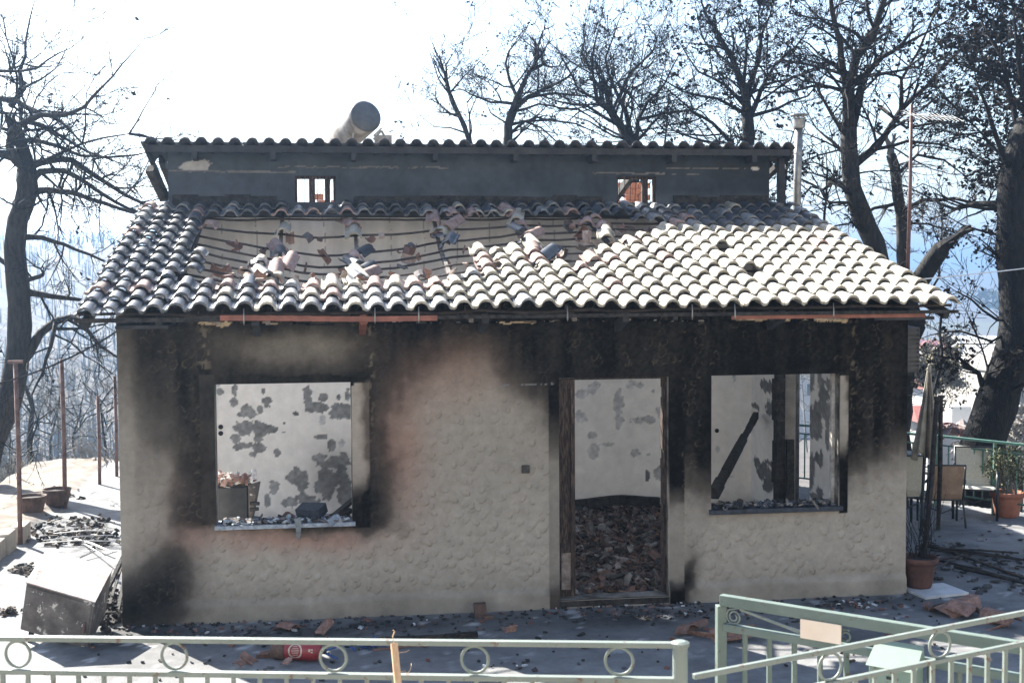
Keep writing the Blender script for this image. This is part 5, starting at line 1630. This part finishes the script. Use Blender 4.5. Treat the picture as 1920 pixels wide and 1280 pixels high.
# ================================================================== TREES
def npn(v): return v / (math.sqrt(v @ v) + 1e-12)
class Tree:
    def __init__(s, seed, up=.25, wander=.22, droop=0.0):
        s.r = random.Random(seed)
        s.trunk, s.tw, s.leaf = MB(), MB(), MB()
        s.up, s.wander, s.droop = up, wander, droop
        s.tips = []
        s.count = 0
    def rv(s): return np.array((s.r.gauss(0, 1), s.r.gauss(0, 1), s.r.gauss(0, 1)))
    def limb(s, pts, r0, r1, n=7, kids=4.0, klen=1.2, depth=2, start=.25, big=True, spread=1.0):
        """A main limb through given points, with side branches."""
        P = [np.array(p, float) for p in pts]
        # resample with a little crookedness
        Q = [P[0]]
        for a, b in zip(P[:-1], P[1:]):
            L = np.linalg.norm(b - a)
            k = max(2, int(L / .35))
            for i in range(1, k + 1):
                q = a + (b - a) * i / k
                if i < k: q = q + s.rv() * L * .018
                Q.append(q)
        m = len(Q)
        rad = [(r0 + (r1 - r0) * (i / (m - 1)) ** .85) * (1 + .06 * s.r.uniform(-1, 1)) for i in range(m)]
        (s.trunk if big else s.tw).tube(Q, rad, n)
        L = sum(np.linalg.norm(Q[i + 1] - Q[i]) for i in range(m - 1))
        cnt = int(kids * L * (1 - start)) + 1
        for c in range(cnt):
            t = start + (1 - start) * (c + s.r.random()) / cnt
            i = min(int(t * (m - 1)), m - 2)
            d = npn(Q[i + 1] - Q[i])
            side = npn(np.cross(d, s.rv()))
            dirn = npn(d * s.r.uniform(.3, .9) + side * spread + np.array((0, 0, s.up)))
            s.grow(Q[i], dirn, klen * s.r.uniform(.5, 1.25) * (1.1 - .5 * t), min(rad[i] * .5, .028 * klen + .006), depth)
        s.grow(Q[-1], npn(Q[-1] - Q[-2]), klen * .8, r1 * .9, depth)
    def grow(s, p, d, L, r, depth):
        n = 4 if depth > 0 else 3
        pts, q = [p], p
        for i in range(n):
            d = npn(d + s.rv() * s.wander + np.array((0, 0, s.up * .35 - s.droop * (i / n))))
            q = q + d * L / n
            pts.append(q)
        s.tw.tube(pts, [max(r * (1 - .72 * i / n)  , .0036) for i in range(n + 1)], 4 if r > .012 else 3, cap=False)
        s.count += 1
        if depth == 0:
            s.tips.append(pts[-1]); s.tips.append(pts[-2])
            return
        for k in range(s.r.choice((2, 3, 3, 4))):
            i = s.r.randint(1, n)
            dd = npn(npn(pts[i] - pts[i - 1]) * .9 + npn(s.rv()) * .75)
            s.grow(pts[i], dd, L * s.r.uniform(.45, .75), r * .55, depth - 1)
    def leafclump(s, frac, size, jit=.05, per=1):
        for t in s.tips:
            if s.r.random() > frac: continue
            for _ in range(per):
                p = t + s.rv() * jit
                z = size * s.r.uniform(.5, 1.4)
                for _k in range(3): leaf(s.leaf, p + s.rv() * z * .22, z * s.r.uniform(.7, 1.25), s.r)
    def done(s, name, label, loc, bark=None, twig=None, leafm=None, group='burnt trees around the house'):
        t = thing(name, label, 'tree', loc, group)
        s.trunk.build('trunk', bark or M_BARK, t, smooth=True)
        s.tw.build('branches', twig or M_TWIG, t)
        if s.leaf.v: s.leaf.build('leaves', leafm or M_LEAF, t)
        return t
def px(pts, d, dd=0.0):
    return [at(x, y, d + dd * i) for i, (x, y) in enumerate(pts)]
def gz(p): return float(terrain_h(np.array([p[0]]), np.array([p[1]]))[0])

# left pine
t = Tree(101, up=.08, wander=.17)
d = 19.5
base = at(-40, 900, d)
base[2] = gz(base) - .1
tr = [base] + px([(-18, 832), (12, 768), (30, 690), (37, 610), (33, 530), (27, 465), (33, 413), (52, 355), (50, 318)], d)
t.limb(tr, .21, .15, 12, kids=.3, klen=.9, depth=2, start=.4)
for pts, r0, r1, k, kl in (([(50, 318), (30, 300), (18, 275), (24, 242), (50, 228), (77, 215), (121, 216), (158, 201), (190, 165)], .085, .02, 3.5, .8),
                           ([(60, 310), (90, 302), (134, 300), (188, 336), (235, 366), (285, 392)], .07, .02, 3.6, .75),
                           ([(55, 345), (75, 322), (120, 320), (165, 345), (215, 378), (270, 405)], .06, .02, 3.6, .7),
                           ([(48, 362), (90, 356), (140, 362), (200, 382), (260, 402)], .06, .02, 3.4, .7),
                           ([(20, 270), (60, 262), (110, 275), (150, 292), (205, 295), (260, 290)], .045, .012, 3.6, .7),
                           ([(50, 228), (80, 235), (120, 258), (165, 285), (210, 300)], .04, .012, 3.6, .7),
                           ([(20, 200), (45, 165), (37, 134), (48, 105), (50, 67), (62, 12)], .05, .010, 3.6, .8),
                           ([(45, 165), (75, 150), (105, 128), (130, 80)], .022, .006, 3.5, .6),
                           ([(-60, 215), (0, 185), (30, 187), (55, 205), (90, 215)], .06, .03, 3.0, .9),
                           ([(-60, 120), (-10, 133), (37, 134), (70, 128), (110, 100)], .035, .012, 3.2, .7),
                           ([(44, 445), (80, 446), (120, 458), (170, 478), (215, 500)], .05, .014, 2.6, .7),
                           ([(50, 548), (100, 556), (150, 562)], .06, .03, 1.6, .7),
                           ([(46, 527), (75, 518), (80, 515)], .035, .03, 1.0, .4),
                           ([(46, 672), (75, 625), (105, 602), (140, 592)], .085, .045, 1.6, .8),
                           ([(140, 592), (165, 620), (190, 650), (220, 670)], .045, .014, 2.6, .8),
                           ([(105, 602), (95, 650), (80, 700), (60, 740)], .04, .012, 2.6, .8),
                           ([(30, 300), (-10, 290), (-60, 300)], .05, .03, 2.5, .9), ([(18, 500), (-20, 470), (-60, 440)], .04, .02, 2.5, .9)):
    t.limb(px(pts, d, t.r.uniform(-.25, .25)), r0, r1, 7, kids=k * 1.3, klen=kl * 1.5, depth=3, start=.12)
t.leafclump(.006, .07)
t.done('burnt_pine', 'tall bare burnt pine leaning at the left edge beside the roof', base, M_BARKB, M_TWIG)

def simple(seed, d, trunkpts, limbs, label, group='burnt trees around the house', r0=.09, r1=.04, kids=3.0, klen=1.0, depth=2, leafs=0, lsize=.08, up=.13, name='burnt_tree', bark=None, twig=None, per=1, jit=.025, wander=.17, droop=0.0, tk=1.2):
    t = Tree(seed, up=up, wander=wander, droop=droop)
    b = at(*trunkpts[0], d)
    low = b.copy()
    g = gz(b)
    tr = px(trunkpts, d)
    if b[2] > g:
        low[2] = g - .1
        tr = [low] + tr
    t.limb(tr, r0, r1, 9, kids=tk, klen=klen, depth=depth, start=.55)
    for (pts, a, bb) in limbs:
        t.limb(px(pts, d, t.r.uniform(-.3, .3)), a, bb, 6, kids=kids, klen=klen, depth=depth, start=.12)
    if leafs: t.leafclump(leafs, lsize, jit, per)
    return t.done(name, label, low, bark, twig)
simple(201, 25, [(884, 300), (884, 275), (870, 235), (855, 205), (844, 178)], [([(844, 178), (838, 150), (836, 122), (850, 100)], .035, .008), ([(844, 178), (822, 148), (806, 100)], .025, .006), ([(846, 172), (868, 145), (905, 110)], .025, .006), ([(875, 250), (845, 240), (815, 238), (792, 220)], .02, .006)],
       'thin leaning burnt tree nearest the water heater', r0=.07, r1=.045, kids=2.6, klen=1.0, leafs=0.05, lsize=0.055, depth=3)
simple(202, 25.5, [(950, 300), (952, 270), (953, 235), (962, 208)], [([(962, 208), (968, 180), (955, 150), (948, 120), (955, 95), (972, 76)], .055, .01), ([(962, 208), (990, 182), (1025, 165), (1065, 145), (1085, 122)], .06, .012), ([(965, 195), (920, 192), (885, 178), (858, 165)], .035, .01),
                                                                    ([(958, 250), (985, 228), (1015, 240), (1050, 272)], .035, .012), ([(975, 228), (1030, 225), (1080, 232), (1130, 255)], .03, .01), ([(968, 180), (985, 160), (990, 130)], .03, .008), ([(948, 230), (920, 212), (915, 200)], .02, .008), ([(985, 185), (1040, 175), (1100, 180), (1150, 165)], .035, .008), ([(960, 210), (1010, 195), (1060, 205), (1120, 200)], .03, .008)],
       'twin stemmed burnt tree rising behind the middle of the roof ridge', r0=.13, r1=.09, kids=4.0, klen=1.1, leafs=0.06, lsize=0.055, depth=3)
simple(203, 26, [(1188, 300), (1186, 272), (1165, 238)], [([(1165, 238), (1140, 205), (1120, 190), (1113, 150), (1110, 115), (1120, 60)], .075, .012), ([(1165, 238), (1130, 190), (1085, 170), (1060, 120), (1050, 100)], .045, .01), ([(1186, 262), (1172, 205), (1152, 165), (1135, 110), (1160, 40)], .06, .01),
                                                          ([(1192, 268), (1196, 225), (1215, 190), (1245, 160), (1275, 100)], .055, .01), ([(1190, 268), (1220, 235), (1240, 215), (1260, 190)], .04, .01), ([(1180, 262), (1150, 255), (1105, 228), (1060, 215)], .03, .008), ([(1112, 140), (1090, 100), (1100, 50)], .03, .008), ([(1165, 238), (1100, 198), (1045, 190), (985, 172)], .04, .008), ([(1196, 225), (1250, 212), (1305, 205), (1340, 180)], .04, .008), ([(1150, 205), (1180, 140), (1225, 95), (1240, 50)], .04, .008)],
       'many stemmed burnt tree with fine twigs right of the ridge middle', r0=.13, r1=.10, kids=4.8, klen=1.25, leafs=0.07, lsize=0.06, depth=3)
simple(204, 26, [(1404, 305), (1404, 272), (1400, 210)], [([(1400, 210), (1397, 165), (1375, 115), (1350, 70), (1325, 30), (1310, -20)], .085, .014), ([(1404, 225), (1428, 165), (1450, 125), (1490, 90), (1520, 40)], .06, .012), ([(1400, 180), (1420, 120), (1430, 60), (1455, -10)], .05, .012),
                                                          ([(1375, 272), (1335, 230), (1300, 210), (1255, 170)], .05, .012), ([(1398, 200), (1360, 160), (1310, 135), (1280, 90)], .045, .01), ([(1395, 150), (1400, 90), (1390, 20)], .04, .01), ([(1430, 160), (1475, 150), (1530, 125)], .03, .01), ([(1350, 270), (1310, 262), (1250, 240)], .04, .01), ([(1400, 215), (1345, 185), (1280, 172), (1225, 140)], .045, .008), ([(1400, 220), (1455, 205), (1515, 180), (1545, 140)], .045, .008)],
       'burnt tree with clinging dead leaves behind the right end of the ridge', r0=.17, r1=.12, kids=4.8, klen=1.3, leafs=0.22, lsize=0.075, per=1, depth=3)
simple(205, 22, [(1655, 520), (1640, 455), (1615, 400), (1598, 352), (1594, 300), (1592, 240)], [([(1592, 240), (1590, 180), (1605, 110), (1640, 55), (1665, -20)], .12, .05), ([(1592, 205), (1582, 140), (1575, 80), (1560, 20), (1555, -30)], .08, .03), ([(1600, 310), (1645, 275), (1690, 205), (1740, 160), (1800, 95), (1850, 55)], .08, .015),
                                                                                              ([(1600, 270), (1560, 215), (1535, 170), (1520, 140)], .045, .012), ([(1594, 300), (1560, 265), (1530, 240)], .045, .012), ([(1600, 160), (1650, 110), (1720, 70), (1790, 30)], .05, .012), ([(1610, 110), (1570, 60), (1520, 20)], .04, .012), ([(1690, 205), (1690, 150), (1720, 100), (1760, 10)], .045, .012),
                                                                                              ([(1640, 280), (1700, 265), (1760, 270), (1820, 290)], .035, .01), ([(1600, 355), (1560, 340), (1555, 345)], .06, .05), ([(1650, 200), (1700, 240), (1760, 230), (1830, 235)], .035, .01), ([(1625, 410), (1590, 380), (1560, 380), (1530, 365)], .04, .012)],
       'big forked burnt tree crowded with dead leaves beyond the flue pipe', r0=.25, r1=.14, kids=4.2, klen=1.3, leafs=0.24, lsize=0.075, per=1, tk=.5, bark=M_BARKB, depth=3)
simple(206, 24, [(1700, 560), (1692, 480), (1690, 400), (1680, 340), (1670, 290)], [([(1690, 400), (1730, 375), (1790, 372), (1840, 385)], .05, .02), ([(1680, 330), (1720, 290), (1770, 300), (1810, 330)], .04, .012), ([(1685, 380), (1640, 390), (1590, 420), (1560, 425)], .04, .012), ([(1690, 420), (1740, 420), (1800, 440)], .03, .01)],
       'hairy grey trunk with dense wiry twigs behind the antenna mast', r0=.17, r1=.09, kids=6.5, klen=.55, leafs=.0, twig=M_TWIGG, bark=M_BARKB, tk=9, up=.0)
simple(207, 19.2, [(1838, 870), (1846, 822), (1868, 760), (1893, 690), (1912, 610), (1906, 520), (1900, 430), (1902, 350), (1915, 290), (1935, 230)], [([(1902, 400), (1870, 382), (1830, 382), (1790, 392), (1745, 372)], .07, .015), ([(1906, 480), (1870, 440), (1830, 430), (1800, 420)], .03, .01), ([(1905, 330), (1880, 290), (1850, 200), (1830, 150)], .06, .014), ([(1915, 290), (1900, 200), (1880, 110), (1840, 40)], .07, .015), ([(1935, 230), (1910, 120), (1900, 20)], .06, .015),
                                                                                                                                                     ([(1870, 760), (1850, 738), (1835, 700), (1800, 672), (1760, 668)], .07, .012), ([(1850, 738), (1855, 700), (1880, 680)], .05, .02), ([(1800, 672), (1770, 655), (1740, 660)], .02, .008), ([(1912, 600), (1870, 600), (1820, 560), (1790, 545)], .03, .008), ([(1912, 615), (1860, 640), (1800, 620), (1745, 628)], .03, .008), ([(1935, 230), (1870, 150), (1800, 120)], .04, .012)],
       'massive burnt pine with leaning trunk at the right edge', r0=.36, r1=.22, kids=3.6, klen=1.0, leafs=0.2, lsize=0.07, per=1, tk=.4, name='burnt_pine', droop=.12, depth=3)
# dense dead needles in the top right corner belong to a pine beyond
simple(208, 23, [(1985, 860), (1975, 600), (1960, 300), (1950, 100)], [([(1955, 250), (1920, 210), (1890, 190), (1860, 200)], .06, .012), ([(1952, 200), (1910, 150), (1870, 130)], .05, .012), ([(1950, 120), (1905, 70), (1860, 60), (1820, 70)], .05, .012), ([(1950, 60), (1900, 10), (1850, 0)], .05, .012), ([(1960, 320), (1915, 290), (1880, 300)], .05, .012), ([(1955, 160), (1930, 80), (1915, 10)], .05, .012)],
       'dense dark burnt pine crown filling the top right corner', r0=.22, r1=.1, kids=5, klen=0.9, leafs=0.5, lsize=0.085, per=2, jit=.10, tk=2.5, name='burnt_pine', depth=3)
m = MB()
a, b = at(1700, 560, 19), at(1766, 466, 18.6)
low = a.copy(); low[2] = gz(a) - .1
tt = Tree(55)
tt.limb([low, a, (a + b) / 2, b], .17, .13, 10, kids=.6, klen=.4, depth=1, start=.6)
tt.done('snapped_trunk', 'short snapped black trunk leaning beyond the right roof edge', low, M_BARK, M_TWIG)
# thin shrubby stems behind the flue
for k, (x, y0, y1, d, lab) in enumerate(((1470, 360, 290, 22, 'thin twiggy sapling between upper roof end and flue pipe'), (1545, 420, 330, 24, 'bare sapling just right of the flue pipe'), (1760, 520, 400, 27, 'bare sapling right of the antenna mast'), (1245, 275, 215, 30, 'small bare sapling between two burnt trees above the ridge'))):
    simple(300 + k, d, [(x, y0), (x + 4, (y0 + y1) / 2), (x + 6, y1)], [([(x + 2, (y0 + y1) / 2), (x + 25, y1 - 10)], .02, .006), ([(x + 3, (y0 + y1) / 2), (x - 22, y1)], .02, .006)], lab, r0=.05, r1=.02, kids=5, klen=.7, depth=2, name='burnt_sapling')

# trees on the left slope: a few that can be told apart
rng = random.Random(71)
labs = ['slim burnt tree just past the second path post', 'forked burnt tree low on the left slope', 'thin burnt tree beside the left pine trunk', 'pale scorched tree close to the left house wall', 'small burnt tree between second and third post', 'distant burnt tree below the left eave', 'burnt tree at the far left picture edge', 'leaning burnt tree down the left slope', 'bushy burnt tree behind the charred pots']
for k, (x, y, d, h, r) in enumerate(((58, 905, 27, 200, .10), (95, 880, 36, 150, .06), (20, 880, 34, 160, .06), (200, 850, 30, 130, .05), (150, 880, 40, 130, .05), (185, 800, 52, 140, .06), (-10, 860, 44, 170, .06), (110, 820, 56, 120, .06), (140, 860, 27, 120, .035))):
    q = at(x, y, d)
    simple(400 + k, d, [(x, y), (x + rng.uniform(-8, 8), y - h * .35), (x + rng.uniform(-14, 14), y - h * .7), (x + rng.uniform(-20, 20), y - h)],
           [([(x, y - h * (.25 + .13 * j + rng.uniform(0, .1))), (x + sgn * rng.uniform(8, 32), y - h * (.40 + .15 * j + rng.uniform(-.08, .1))), (x + sgn * rng.uniform(20, 70), y - h * (.5 + .17 * j + rng.uniform(-.25, .2)))], r * rng.uniform(.25, .5), .010) for j in range(4) for sgn in (-1, 1) if rng.random() < .75],
           labs[k], group='burnt trees on the left slope', r0=r, r1=r * .35, kids=2.4, klen=.9 * d / 30, depth=2, twig=M_TWIG if k in (0, 6) else M_TWIGG, bark=M_BARKB)
# the burnt wood beyond, one mass
mb = MB()
rng = random.Random(88)
for k in range(1500):
    d = 45 * (420 / 45) ** rng.random()
    x = rng.uniform(-80, 250) if rng.random() < .75 else rng.uniform(250, 2000)
    p = at(x, 700, d)
    if x > 250 and p[1] < 40: continue
    p[2] = gz(p)
    h = rng.uniform(3, 6.5) * (1 if d < 110 else .6)
    lean = np.array((rng.gauss(0, .06), rng.gauss(0, .06), 1)) * h
    rad = .05 + d * .0004
    mb.tube([p, p + lean], [rad, rad * .4], 3, cap=False)
    for j in range(7 if d < 160 else 4):
        t_ = rng.uniform(.3, 1)
        q = p + lean * t_
        w = rng.uniform(0, 6.28)
        l = h * .35 * (1.2 - t_)
        mb.tube([q, q + np.array((math.cos(w) * l, math.sin(w) * l, l * rng.uniform(.1, .9)))], [rad * .4, rad * .12], 3, cap=False)
tag(mb.build('burnt_woodland', M_FARTREE, kind='stuff'), 'hazy hillside covered with burnt trees beyond the house', 'woodland')
mb = MB()
for k in range(900):
    d = 22 * (140 / 22) ** rng.random()
    x = rng.uniform(-60, 230)
    p = at(x, 850, d)
    p[2] = gz(p) + .05
    for j in range(7):
        w = rng.uniform(0, 6.28)
        l = rng.uniform(.3, 1.1)
        mb.tube([p, p + np.array((math.cos(w) * l * .5, math.sin(w) * l * .5, l * .6)), p + np.array((math.cos(w) * l, math.sin(w) * l, l * rng.uniform(.7, 1.1)))], [.010, .007, .003], 3, cap=False)
tag(mb.build('burnt_scrub', M_TWIGG, kind='stuff'), 'tangle of pale burnt scrub on the slope left of the house', 'scrub')

# ================================================================== TOWN ON THE RIGHT
def far_house(x0, x1, ytop, d, depth, storeys, wallm, label, roofm=None, rot=0.0, wins=(), roof_h=1.6, chim=False, name='town_house'):
    a, b = at(x0, ytop, d), at(x1, ytop, d)
    w = np.linalg.norm((b - a)[:2])
    dx = npn(np.append((b - a)[:2], 0))
    dx = np.array((dx[0] * math.cos(rot) - dx[1] * math.sin(rot), dx[0] * math.sin(rot) + dx[1] * math.cos(rot), 0))
    dy = np.array((-dx[1], dx[0], 0))
    zt = a[2]
    g = min(gz(a), gz(b), zt - 3 * storeys) - .5
    t = thing(name, label, 'house', (a[0], a[1], g), 'town houses below the terrace')
    o = np.array((a[0], a[1], g))
    MB().obox(o, dx * w, dy * depth, Z * (zt - g)).build('wall', wallm, t)
    if roofm is not None:
        e = .5
        q = [o + dx * -e + dy * -e, o + dx * (w + e) + dy * -e, o + dx * (w + e) + dy * (depth + e), o + dx * -e + dy * (depth + e)]
        q = [np.array((p[0], p[1], zt + .02)) for p in q]
        rdg = [np.array((0, 0, 0)) + o + dx * min(w * .3, depth / 2) + dy * depth / 2, o + dx * (w - min(w * .3, depth / 2)) + dy * depth / 2]
        rdg = [np.array((p[0], p[1], zt + roof_h)) for p in rdg]
        ro = MB().add(q + rdg, [(3, 2, 1, 0), (0, 1, 5, 4), (1, 2, 5), (2, 3, 4, 5), (3, 0, 4)]).build('roof', roofm, t)
        if chim: MB().obox(rdg[0] - dx * .5 - Z * .6, dx * .8, dy * .8, Z * 2).build('chimney', M_TOWNW, ro)
    else:
        MB().obox(np.array((o[0], o[1], zt)) - dx * .1 - dy * .1, dx * (w + .2), dy * (depth + .2), Z * .35).build('parapet', wallm, t)
    for (u, zz, ww, hh, mt) in wins:
        p = o + dx * (u * w) - dy * .06 + np.array((0, 0, zt - g - zz))
        f = MB().obox(p, dx * ww, dy * .10, Z * hh).build('window', M_TOWNW if mt is M_PANE else mt, t)
        MB().obox(p + dx * .1 - dy * .03 + Z * .1, dx * (ww - .2), dy * .025, Z * (hh - .2)).build('pane', mt, f)
    return t
far_house(1782, 1888, 738, 95, 7, 3, M_TOWNW, 'white two storey house with pinkish red tiled roof and balcony', M_TOWNR, .15, ((.08, 1.8, .9, 1.3, M_PANE), (.45, 2.0, 1.4, 1.9, M_PANE), (.18, 4.1, .8, 1.6, M_SHUT), (.42, 4.0, .9, 1.5, M_PANE), (.68, 4.4, .8, 1.2, M_PANE)), 1.7, True)
b_ = bpy.data.objects['town_house']
a = at(1830, 800, 94)
m = MB()
p = at(1826, 772, 94.2)
m.obox(p, (2.6, -.3, 0), (0, 1.2, 0), (0, 0, .9))
m.build('balcony', M_TOWNW, b_)
far_house(1800, 1880, 640, 190, 10, 3, M_TOWNW, 'white flat roofed block behind the red roofed house', None, -.2, ((.25, 2.4, 1.6, 1.4, M_PANE), (.6, 2.4, 1.6, 1.4, M_PANE)))
far_house(1870, 1990, 650, 170, 10, 3, M_TOWNW, 'long white block half behind the leaning pine', None, .1, ((.2, 2.6, 1.5, 1.4, M_PANE), (.5, 2.6, 1.5, 1.4, M_PANE)))
far_house(1885, 2060, 700, 62, 9, 2, M_TOWNB, 'plain beige building at the right edge behind the pine', None, .12, ())
far_house(1730, 1788, 790, 70, 5, 1, M_TOWNB, 'low grey shed roofed building seen past the parasol', M_TOWNR, .1, ((.3, 1.4, .8, 1, M_PANE),), .6)
far_house(1745, 1800, 655, 240, 10, 2, M_TOWNB, 'pale block on the far slope above the yellowed tree', M_TOWNR, .1, ((.4, 2.2, 1.8, 1.5, M_PANE),), 1.4)
far_house(1690, 1735, 640, 300, 12, 2, M_TOWNW, 'white house far behind the right house wall', M_TOWNR, .0, (), 1.5)
far_house(1480, 1560, 700, 110, 8, 2, M_TOWNW, 'white house glimpsed through the side doorway', M_TOWNR, .1, ((.4, 2, 1.2, 1.2, M_PANE),), 1.4)
# pale garden walls and a chimney block just below the terrace
solo(MB().obox(at(1785, 762, 48), (.7, -.1, 0), (.1, .7, 0), (0, 0, -3.2)), 'garden_pillar', M_TOWNW, 'white square pillar of a garden wall below the terrace', 'pillar')
solo(MB().obox(at(1740, 800, 46), (6.5, -.6, 0), (0, .25, 0), (0, 0, -2.5)), 'garden_wall', M_TOWNW, 'long white garden wall below the terrace railing', 'wall')
mb = MB()
for k in range(260):
    p = at(rng.uniform(1755, 1850), rng.uniform(800, 812), rng.uniform(38, 44))
    shard(mb, p, rng.uniform(.15, .45), rng, rng.choice([(.18, .08, .065), (.22, .18, .16), (.12, .08, .07)]), True, .4)
o = mb.build('collapsed_tile_heap', M_RUBBLE, kind='stuff')
tag(o, 'heap of collapsed red tiles below the terrace railing', 'rubble')
# yellowed tree and scrub below the terrace
def bush_tree(x, y, d, sx, sz, n, mat, label, seed, size):
    r_ = random.Random(seed)
    c = at(x, y, d)
    g = gz(c)
    t = thing('scorched_tree', label, 'tree', (c[0], c[1], g))
    MB().tube([(c[0], c[1], g - .2), (c[0] + .1, c[1], (g + c[2]) / 2), (c[0], c[1], c[2])], [.22, .16, .06], 7).build('trunk', M_BARKB, t)
    m = MB()
    for k in range(46):
        q = c + np.array((r_.gauss(0, sx * .5), r_.gauss(0, sx * .5), r_.gauss(0, sz * .45)))
        leaves(m, q, (sx * .14, sx * .14, sz * .10), n // 46, size, r_)
    m.build('crown', mat, t)
bush_tree(1752, 690, 62, 1.6, 1.6, 4600, M_OLIVE, 'yellowed scorched tree between parasol and red roofed house', 4, .22)
bush_tree(1900, 830, 30, 1.0, .9, 2400, M_TWIGG, 'grey scorched shrub below the railing at the right edge', 6, .12)
bush_tree(1885, 560, 420, 9, 3, 1500, M_LEAFG, 'distant green tree on the far ridge at right', 8, 1.6)

# ================================================================== HAZE
hz = MB().box(-4300, 4300, -4300, 4300, -40, 42)
ho = hz.build('haze', None, kind='stuff')
hm = bpy.data.materials.new('haze_air')
hm.use_nodes = True
nt = hm.node_tree
nt.nodes.clear()
out = nt.nodes.new('ShaderNodeOutputMaterial')
pv = nt.nodes.new('ShaderNodeVolumePrincipled')
pv.inputs['Color'].default_value = (0.29, 0.44, 0.66, 1)
pv.inputs['Density'].default_value = 0.0014
pv.inputs['Anisotropy'].default_value = 0.78
nt.links.new(pv.outputs[0], out.inputs['Volume'])
hm.cycles.homogeneous_volume = True
ho.data.materials.append(hm)
